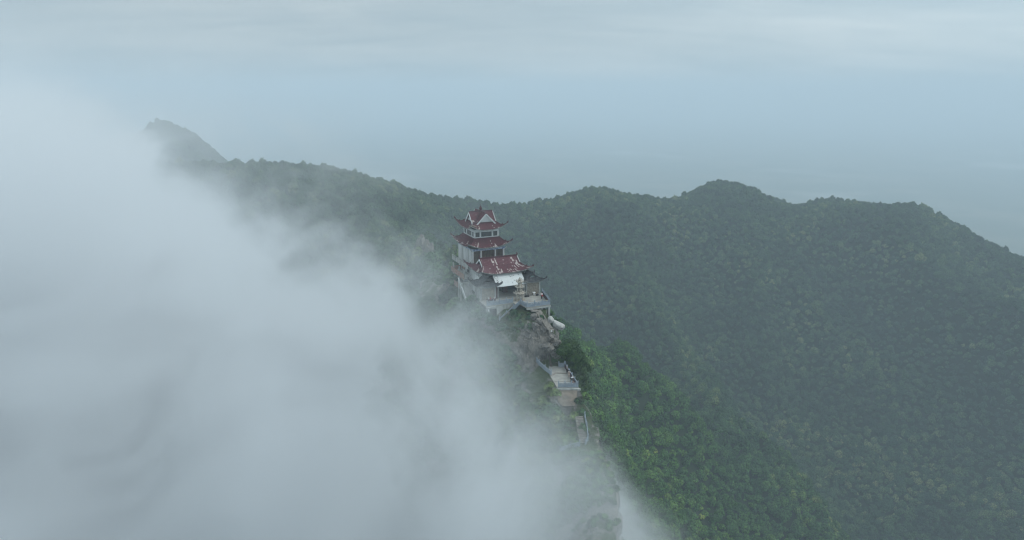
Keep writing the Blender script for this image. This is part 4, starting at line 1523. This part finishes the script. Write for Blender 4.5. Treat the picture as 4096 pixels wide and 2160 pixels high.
def leafy(name, label, cat, c, blobs, seed, mat, group=None, trunk=None, leaves=420, leaf=.2):
    """a tree or bush grown in place: every blob (offset, radius, flatness) is a mass of leaf sprays"""
    r = random.Random(seed)
    t_ = thing(name, label, cat, WORLD, c, group)
    m = MB()
    for (o, rad_, fl) in blobs:
        V, Fc = crown_geo(r, 15, int(leaves * rad_ * rad_ / 3) + 120, flat=fl, leaf=leaf / max(rad_, .6))
        oo = Vector(c) + Vector(o)
        m.add([oo + Vector(v) * rad_ for v in V], Fc)
    m.build('crown', mat, t_)
    if trunk:
        m = MB()
        for pts, rads in trunk:
            m.tube([Vector(c) + Vector(p) for p in pts], rads, 8)
        m.build('trunk', M_bark, t_)
    return t_


# crown hangs out over the cliff edge right of the terrace
tb = Vector((11.9, 144.4, -12.0))
leafy('tree', 'dark green bushy tree hanging over the cliff edge right of the lower terrace', 'tree', tuple(tb),
      [((.7, .4, 3.6), 2.9, .9), ((2.3, .0, 1.9), 2.8, .9), ((-.9, .6, 1.9), 2.1, .9), ((3.4, -.6, -.5), 2.5, 1.0), ((2.6, -1.8, -2.4), 2.2, 1.1), ((3.6, -2.4, -4.2), 2.0, 1.1), ((1.2, -.4, -.2), 2.0, .9), ((2.7, -4.0, -4.4), 1.5, 1.1), ((2.9, -6.0, -3.9), 1.4, 1.0), ((2.4, -9.3, -3.2), 1.1, .9)],
      77, M_leaf_d, trunk=[([(0, 0, -1), (.2, .1, .8), (.9, .3, 2.6)], [.22, .18, .08]), ([(.2, .1, .6), (1.6, 0, 1.2), (2.6, -.6, .4)], [.15, .12, .06])], leaves=700, leaf=.26)
t_ = thing('leaning_tree', 'bare leaning tree trunk against the rock above the lower terrace', 'tree', WORLD, (8.9, 143.4, LZ))
MB().tube([(8.95, 143.2, LZ - .3), (8.6, 143.5, LZ + .8), (8.35, 144.0, LZ + 2.4), (8.5, 144.6, LZ + 4.2), (9.3, 145.0, LZ + 5.8)], [.30, .20, .16, .13, .07], 10).build('trunk', M_bark, t_)
m = MB()
for a, b2 in (((8.5, 144.6, LZ + 4.2), (7.6, 145.2, LZ + 5.6)), ((9.3, 145.0, LZ + 5.8), (9.9, 145.4, LZ + 6.9)), ((8.4, 144.2, LZ + 3.2), (9.2, 144.4, LZ + 4.6))):
    m.tube([a, b2], [.07, .02], 6)
m.build('branch', M_bark, t_)

BUSH = [(-14.5, 5.5, -2.2, 1.5, 'pale green bush below the left end of the terrace balustrade'), (-15.6, 7.2, -2.0, 1.7, 'bush around the foot of the left pavilion column'),
        (-16.6, 8.6, -1.2, 1.9, 'fogged bush left of the slanting concrete beam'), (-17.8, 10.4, -1.6, 1.9, 'leftmost bush beside the side stairs, half lost in fog'),
        (-15.4, 10.5, .2, 1.2, 'small bush growing through the slanting beam'), (-17.0, 17.5, -3.2, 2.3, 'bush below the rusty veranda parapet'),
        (-16.2, 23.5, -2.6, 2.6, 'large bush under the tower side veranda'), (-15.8, 29.5, .8, 2.5, 'dark bush behind the tower balcony corner'),
        (-16.5, 33.5, 1.4, 2.7, 'bushy tree behind the tower at the fog edge'), (-13.3, 3.0, -3.4, 1.4, 'bush below the white notice under the terrace'),
        (-11.6, 1.4, -4.6, 1.3, 'bush left of the foot of the sloping balustrade'), (-7.6, -.6, -3.6, 1.2, 'foggy bush on the rock below the sloping balustrade'),
        (-6.0, -2.6, -4.2, 1.0, 'small bush on the brown rocks below the carved tower'), (-3.2, -2.0, -2.3, .7, 'low scrub beside the upper rock stairs'),
        (1.2, 2.8, -3.0, 1.0, 'small green bush under the terrace beside the outer pillar'), (1.9, .6, -5.2, 1.3, 'bush behind the outer terrace pillar')]
for k, (x, y, z, s, lab) in enumerate(BUSH):
    leafy('bush', lab, 'bush', tuple(tw(x, y, z)), [((0, 0, 0), s, .9), ((s * .7, -.3, -s * .3), s * .7, .9), ((-s * .7, .2, -s * .35), s * .75, .9)], 100 + k, M_leaf, 'bushes on the ridge', leaves=260, leaf=.2)
BUSH2 = [(9.0, 131.0, -12.3, 1.1, 'bush covering the left end of the lower front balustrade'), (8.2, 133.6, -12.2, 1.2, 'bush beside the left edge of the lower terrace'),
         (13.6, 129.6, -13.5, .9, 'green tuft on the cliff below the lower front balustrade corner'), (14.4, 127.4, -15.0, 1.0, 'grassy tuft on the bare cliff edge under the lower terrace'),
         (12.6, 126.4, -15.4, 1.1, 'bush on the ridge crest below the bare earth'), (14.2, 123.8, -16.4, .9, 'small bush beside the top of the fogged foot stairs'),
         (15.2, 131.8, -13.4, 1.0, 'yellow-green bush just outside the lower terrace corner')]
for k, (x, y, z, s, lab) in enumerate(BUSH2):
    leafy('bush', lab, 'bush', (x, y, z), [((0, 0, 0), s, .9), ((s * .7, -.3, -s * .3), s * .7, .9), ((-s * .7, .2, -s * .35), s * .75, .9)], 140 + k, M_leaf, 'bushes on the ridge', leaves=260, leaf=.2)

# scrub over the flanks of the ridge, one mass
pts_s = []
rr2 = random.Random(31)
nrow = len(rows_lat)
for i in range(2, NS - 2):
    for j in range(nrow):
        lx, lz = rows_lat[j]
        p = CV[i * nrow + j]
        if lx > (-5.0 if p.y > 131 else -1.6) and lx < 2.2:
            continue
        if p.y < 108:
            continue
        dens = .5 if lx < 0 else .35
        if mn.noise(p * .09 + Vector((3, 3, 3))) > -.25 and rr2.random() < dens:
            pts_s.append((p.x, p.y, p.z))
big_n = len(pts_s)
for i in range(2, NS - 2):                     # low growth on the grassy parts of the crest itself
    for j in range(nrow):
        if not -3.4 <= rows_lat[j][0] <= 1.0:
            continue
        p = CV[i * nrow + j]
        l_ = TEMPLE.m.transposed() @ (p - TEMPLE.o)
        ok_ = (l_.y < 2.2 and l_.x < -5.4 and p.y > 146 and not (-12.2 < l_.x and 2.4 < l_.y)) or (p.y < 119.0 and p.y > 100) or (119 < p.y < 128 and p.x < 12.6)
        if ok_ and CG[i * nrow + j] > .36 and rr2.random() < .16:
            pts_s.append((p.x, p.y, p.z + .1))
sz = np.array([rr2.uniform(1.0, 2.4) if k < big_n else rr2.uniform(.35, .8) for k in range(len(pts_s))])
me = bpy.data.meshes.new('scrub')
me.from_pydata(pts_s, [], [])
a1 = me.attributes.new('size', 'FLOAT_VECTOR', 'POINT')
a1.data.foreach_set('vector', np.stack([sz, sz, sz * .9], 1).astype(np.float32).ravel())
a2 = me.attributes.new('spin', 'FLOAT', 'POINT')
a2.data.foreach_set('value', np.array([rr2.uniform(0, 6.28) for _ in pts_s], np.float32))
a3 = me.attributes.new('pick', 'INT', 'POINT')
a3.data.foreach_set('value', np.array([rr2.randrange(6) for _ in pts_s], np.int32))
scrub = bpy.data.objects.new('scrub', me)
COL.objects.link(scrub)
scrub['kind'] = 'stuff'
scrub['label'] = 'green scrub clinging to the steep flanks of the temple ridge'
scrub['category'] = 'scrub'
gm = scrub.modifiers.new('plant', 'NODES')
gm.node_group = ng

# ------------------------------------------------------------------ visitors
def skin_obj(name, parent, verts, edges, rads, mat, sub=1, root=0):
    me = bpy.data.meshes.new(name)
    me.from_pydata(verts, edges, [])
    me.materials.append(mat)
    o = bpy.data.objects.new(name, me)
    COL.objects.link(o)
    o.parent = parent
    md = o.modifiers.new('skin', 'SKIN')
    md.use_smooth_shade = True
    for i, sv in enumerate(me.skin_vertices[0].data):
        r = rads[i]
        sv.radius = r if isinstance(r, tuple) else (r, r)
        sv.use_root = (i == root)
    if sub:
        s = o.modifiers.new('sub', 'SUBSURF')
        s.levels = s.render_levels = sub
    return o


def person(loc, yaw, label, top, legs, pose, hair='short', skirt_mat=None, scale=1.0):
    """local axes: the figure faces +y"""
    t_ = thing('person', label, 'person', WORLD, loc, None, yaw)
    t_.scale = (scale,) * 3
    t_['base'] = (0, 0, 0)
    J = dict(pel=(0, 0, .93), waist=(0, 0, 1.08), chest=(0, .02, 1.28), neck=(0, .01, 1.44), head=(0, .03, 1.55), crown=(0, .03, 1.65),
             shL=(-.18, 0, 1.38), elL=(-.24, -.03, 1.11), wrL=(-.22, .08, .88), shR=(.18, 0, 1.38), elR=(.24, -.03, 1.11), wrR=(.22, .08, .88),
             hpL=(-.09, 0, .90), knL=(-.10, .02, .49), anL=(-.10, -.02, .08), toL=(-.11, .15, .03), hpR=(.09, 0, .90), knR=(.10, .03, .49), anR=(.10, -.02, .08), toR=(.11, .15, .03))
    J.update(pose)
    K_ = list(J)
    V = [J[k] for k in K_]
    ix = {k: i for i, k in enumerate(K_)}
    E = [('pel', 'waist'), ('waist', 'chest'), ('chest', 'neck'), ('neck', 'head'), ('head', 'crown'), ('chest', 'shL'), ('shL', 'elL'), ('elL', 'wrL'), ('chest', 'shR'), ('shR', 'elR'), ('elR', 'wrR'),
         ('pel', 'hpL'), ('hpL', 'knL'), ('knL', 'anL'), ('anL', 'toL'), ('pel', 'hpR'), ('hpR', 'knR'), ('knR', 'anR'), ('anR', 'toR')]
    R = dict(pel=(.15, .11), waist=(.125, .095), chest=(.15, .105), neck=.052, head=.092, crown=.07, shL=.062, shR=.062, elL=.042, elR=.042, wrL=.03, wrR=.03,
             hpL=.085, hpR=.085, knL=.058, knR=.058, anL=.042, anR=.042, toL=.035, toR=.035)
    rads = [R[k] for k in K_]
    edges = [(ix[a], ix[b2]) for a, b2 in E]
    for sd in ('L', 'R'):                                   # palm, four fingers and a thumb
        w, e = Vector(J['wr' + sd]), Vector(J['el' + sd])
        d = (w - e).normalized()
        s = d.orthogonal().normalized()
        pm = w + d * .07
        V.append(tuple(pm))
        rads.append((.034, .018))
        pi_ = len(V) - 1
        edges.append((ix['wr' + sd], pi_))
        for q, L in ((-.03, .075), (-.01, .085), (.01, .08), (.03, .065)):
            V.append(tuple(pm + d * L + s * q))
            rads.append(.009)
            edges.append((pi_, len(V) - 1))
        V.append(tuple(w + d * .07 + s * .06))
        rads.append(.01)
        edges.append((pi_, len(V) - 1))
    h = Vector(J['head'])
    V.append(tuple(h + Vector((0, .11, -.01))))             # nose
    rads.append(.016)
    edges.append((ix['head'], len(V) - 1))
    skin_obj('body', t_, V, edges, rads, M_skin, 1)

    def sub_chain(name, keys, eds, rr_, mat):
        v = [J[k] for k in keys]
        m_ = {k: i for i, k in enumerate(keys)}
        skin_obj(name, t_, v, [(m_[a], m_[b3]) for a, b3 in eds], rr_, mat, 1)

    mid = lambda a, b3, f: tuple(Vector(J[a]) * (1 - f) + Vector(J[b3]) * f)
    J['slL'], J['slR'] = mid('shL', 'elL', .8), mid('shR', 'elR', .8)
    J['nk'] = mid('chest', 'neck', .55)
    sub_chain('shirt', ['pel', 'waist', 'chest', 'nk', 'shL', 'slL', 'shR', 'slR'], [('pel', 'waist'), ('waist', 'chest'), ('chest', 'nk'), ('chest', 'shL'), ('shL', 'slL'), ('chest', 'shR'), ('shR', 'slR')],
              [(.175, .135), (.155, .125), (.18, .135), .075, .085, .075, .085, .075], top)
    if skirt_mat:
        a, k_ = Vector(J['pel']), (Vector(J['knL']) + Vector(J['knR'])) / 2
        V2 = [tuple(a), tuple(a.lerp(k_, .5)), tuple(k_)]
        skin_obj('skirt', t_, V2, [(0, 1), (1, 2)], [(.17, .14), (.21, .18), (.25, .22)], skirt_mat, 1)
    else:
        sub_chain('trousers', ['pel', 'hpL', 'knL', 'anL', 'hpR', 'knR', 'anR'], [('pel', 'hpL'), ('hpL', 'knL'), ('knL', 'anL'), ('pel', 'hpR'), ('hpR', 'knR'), ('knR', 'anR')],
                  [(.168, .13), .105, .08, .062, .105, .08, .062], legs)
    for sd in ('L', 'R'):
        v = [J['an' + sd], J['to' + sd]]
        skin_obj('shoe', t_, v, [(0, 1)], [.056, .05], M_white if legs is M_black else M_black, 1)
    hv_ = [tuple(h + Vector((0, -.03, .03))), tuple(h + Vector((0, -.02, .09)))]
    hr = [.105, .085]
    he = [(0, 1)]
    if hair == 'long':
        hv_.append(tuple(h + Vector((0, -.09, -.17))))
        hr.append((.09, .05))
        he.append((0, 2))
    skin_obj('hair', t_, hv_, he, hr, M_hair, 1)
    return t_


P1 = tw(.05, 4.3, 0)
person(tuple(P1), RAD(24 + 15), 'person in a white top and black trousers standing on the upper terrace', M_white, M_black,
       dict(elR=(.26, -.08, 1.13), wrR=(.15, .14, 1.02), elL=(-.26, -.08, 1.13), wrL=(-.15, .14, 1.02)), hair='short', scale=1.04)
t_ = thing('shoulder_bag', 'bright red bag hanging at the back of the standing white-topped visitor', 'bag', TEMPLE, (.05, 4.05, .8))
m = MB().lump((.05, 4.02, 1.0), .2, random.Random(2), sq=(1, .55, 1.15), amp=.12)
m.build('bag', M_redcloth, t_)
MB().tube([(-.1, 4.05, 1.15), (-.14, 4.12, 1.42), (-.12, 4.3, 1.52)], .02, 5).build('strap', M_redcloth, t_)
sit = dict(pel=(0, 0, .32), waist=(0, .06, .46), chest=(0, .14, .66), neck=(0, .22, .80), head=(0, .28, .89), crown=(0, .29, .99),
           shL=(-.18, .14, .74), elL=(-.25, .30, .55), wrL=(-.12, .45, .52), shR=(.18, .14, .74), elR=(.25, .30, .55), wrR=(.12, .45, .52),
           hpL=(-.09, .02, .30), knL=(-.13, .38, .48), anL=(-.12, .26, .08), toL=(-.13, .42, .03), hpR=(.09, .02, .30), knR=(.13, .38, .48), anR=(.12, .26, .08), toR=(.13, .42, .03))
person(tuple(tw(-.35, 1.15, 0)), RAD(24 + 200), 'person in a yellow-green jacket crouching at the upper terrace corner', M_yellow, M_black, sit)
lean = dict(waist=(0, .12, 1.04), chest=(0, .30, 1.14), neck=(0, .46, 1.20), head=(0, .56, 1.24), crown=(0, .64, 1.30), shL=(-.18, .34, 1.16), elL=(-.22, .40, .98), wrL=(-.16, .58, .98),
            shR=(.18, .34, 1.16), elR=(.22, .40, .98), wrR=(.16, .58, .98))
person((12.55, 134.4, LZ), RAD(-62), 'person in a white top and dark trousers leaning over the lower cliff rail', M_white, M_black, lean)
person((12.3, 137.0, LZ), RAD(-20), 'person in a long beige dress standing at the lower cliff rail', M_beige, M_black, dict(elR=(.27, .08, 1.14), wrR=(.22, .28, 1.02)), hair='long', skirt_mat=M_beige)
person((12.05, 139.4, LZ), RAD(-60), 'person in a grey top by the rail behind the one in the beige dress', M_greycloth, M_black, {}, hair='short')
person((13.0, 133.0, LZ), RAD(150), 'person in brown-red clothes crouching in the lower terrace corner', M_brown, M_brown, sit)
mesh_thing('bag', 'round white bag beside the crouching visitor on the lower terrace', 'bag', WORLD, (12.65, 132.75, LZ), MB().lump((12.65, 132.75, LZ + .26), .27, random.Random(6), amp=.15), M_white)
# weathered white pinnacle on the fogged slope left of the tower
for k, (u, v, d, s, lab) in enumerate([(1708, 1012, 296, 3.0, 'pale rock pinnacle in the fog left of the pagoda'), (1685, 985, 304, 3.6, 'fogged rock face behind the pale pinnacle'), (1724, 1000, 300, 2.0, 'small pale rock right of the fogged pinnacle')]):
    boulder('rock_pinnacle', lab, 'rock', tuple(at(u, v, d)), s * .7, s * .7, s * 1.6, k, (.1, .1 * k), 60 + k, M_rock, amp=.5)

# ------------------------------------------------------------------ air: even haze and the cloud bank
def box_mesh(name, lo, hi):
    V = [(x, y, z) for z in (lo[2], hi[2]) for y in (lo[1], hi[1]) for x in (lo[0], hi[0])]
    Fb = [(0, 2, 3, 1), (4, 5, 7, 6), (0, 1, 5, 4), (2, 6, 7, 3), (0, 4, 6, 2), (1, 3, 7, 5)]
    return mesh_obj(name, V, Fb)


M_haze = bpy.data.materials.new('haze')
M_haze.use_nodes = True
t = M_haze.node_tree
t.nodes.clear()
o = nd(t, 'ShaderNodeOutputMaterial')
pv_ = nd(t, 'ShaderNodeVolumePrincipled', ins={'Color': (0.78, 0.89, 0.98, 1), 'Density': HAZE_D, 'Anisotropy': 0.0})
t.links.new(pv_.outputs[0], o.inputs['Volume'])
haze = box_mesh('haze', (-15500, -15500, PLAIN_Z - 1.0), (15500, 15500, HAZE_TOP))
haze.data.materials.append(M_haze)
haze['kind'] = 'stuff'

M_fog = bpy.data.materials.new('fog')
M_fog.use_nodes = True
t = M_fog.node_tree
t.nodes.clear()
o = nd(t, 'ShaderNodeOutputMaterial')
tcn = nd(t, 'ShaderNodeTexCoord')
P = tcn.outputs['Object']
sp = nd(t, 'ShaderNodeSeparateXYZ', ins={0: P})
X, Y, Z = sp.outputs
lean = mth(t, 'MULTIPLY', mth(t, 'SUBTRACT', 150.0, Y), FOG_G)
xs = mth(t, 'ADD', X, 18.0)
top_a = mth(t, 'MULTIPLY_ADD', xs, -0.58, FOG_Z0 + 7.5)
top_b = mth(t, 'MULTIPLY_ADD', xs, -FOG_K, FOG_Z0)
top_z = mth(t, 'ADD', mth(t, 'SMOOTH_MIN', top_a, top_b, 8.0), lean)
depth = mth(t, 'MULTIPLY', mth(t, 'SUBTRACT', top_z, Z), 0.82)
warp = nd(t, 'ShaderNodeVectorMath', operation='MULTIPLY_ADD', ins={0: P, 1: (1.0, 0.75, 1.25), 2: FOG_S}).outputs[0]
nb = noise_tex(t, warp, 0.011, 2.0, 0.5, 0.4)
ns = noise_tex(t, warp, 0.030, 5.0, 0.62, 1.0)
depth = mth(t, 'ADD', depth, mth(t, 'MULTIPLY', mth(t, 'SUBTRACT', nb, 0.5), 30.0))
depth = mth(t, 'ADD', depth, mth(t, 'MULTIPLY', mth(t, 'SUBTRACT', ns, 0.5), FOG_N))
nw = noise_tex(t, warp, 0.085, 4.0, 0.65, 1.2)
depth = mth(t, 'ADD', depth, mth(t, 'MULTIPLY', mth(t, 'SUBTRACT', nw, 0.5), 24.0))
soft = mrange(t, depth, 0.5, 17.0, 0.0, 1.0)
nearf = mth(t, 'MULTIPLY', mrange(t, Y, 58.0, 110.0, 0.0, 1.0), mrange(t, X, -14.0, 54.0, 1.0, 0.0))
farf = mth(t, 'MULTIPLY', mrange(t, Y, 210.0, 330.0, 1.0, 0.0), mrange(t, mth(t, 'ADD', Z, mth(t, 'MULTIPLY', mth(t, 'SUBTRACT', ns, 0.5), 60.0)), 26.0, 60.0, 1.0, 0.05))
veil = mth(t, 'MULTIPLY', mth(t, 'MULTIPLY', mrange(t, X, -85.0, -28.0, 1.0, 0.0), mrange(t, ns, 0.40, 0.64, 0.0, 1.0)), FOG_V)
dens = mth(t, 'MULTIPLY', mth(t, 'MULTIPLY', mth(t, 'ADD', soft, veil), nearf), farf)
patch = mth(t, 'MULTIPLY', mrange(t, ns, 0.36, 0.62, 0.12, 1.7), mrange(t, nb, 0.36, 0.62, 0.22, 1.45))
dens = mth(t, 'MULTIPLY', mth(t, 'MULTIPLY', dens, patch), FOG_D)
pf_ = nd(t, 'ShaderNodeVolumePrincipled', ins={'Color': (0.955, 0.97, 0.985, 1), 'Density': dens, 'Anisotropy': 0.4})
t.links.new(pf_.outputs[0], o.inputs['Volume'])
fog = box_mesh('fog', (-330, 25, -150), (75, 335, 85))
fog.data.materials.append(M_fog)
fog['kind'] = 'stuff'
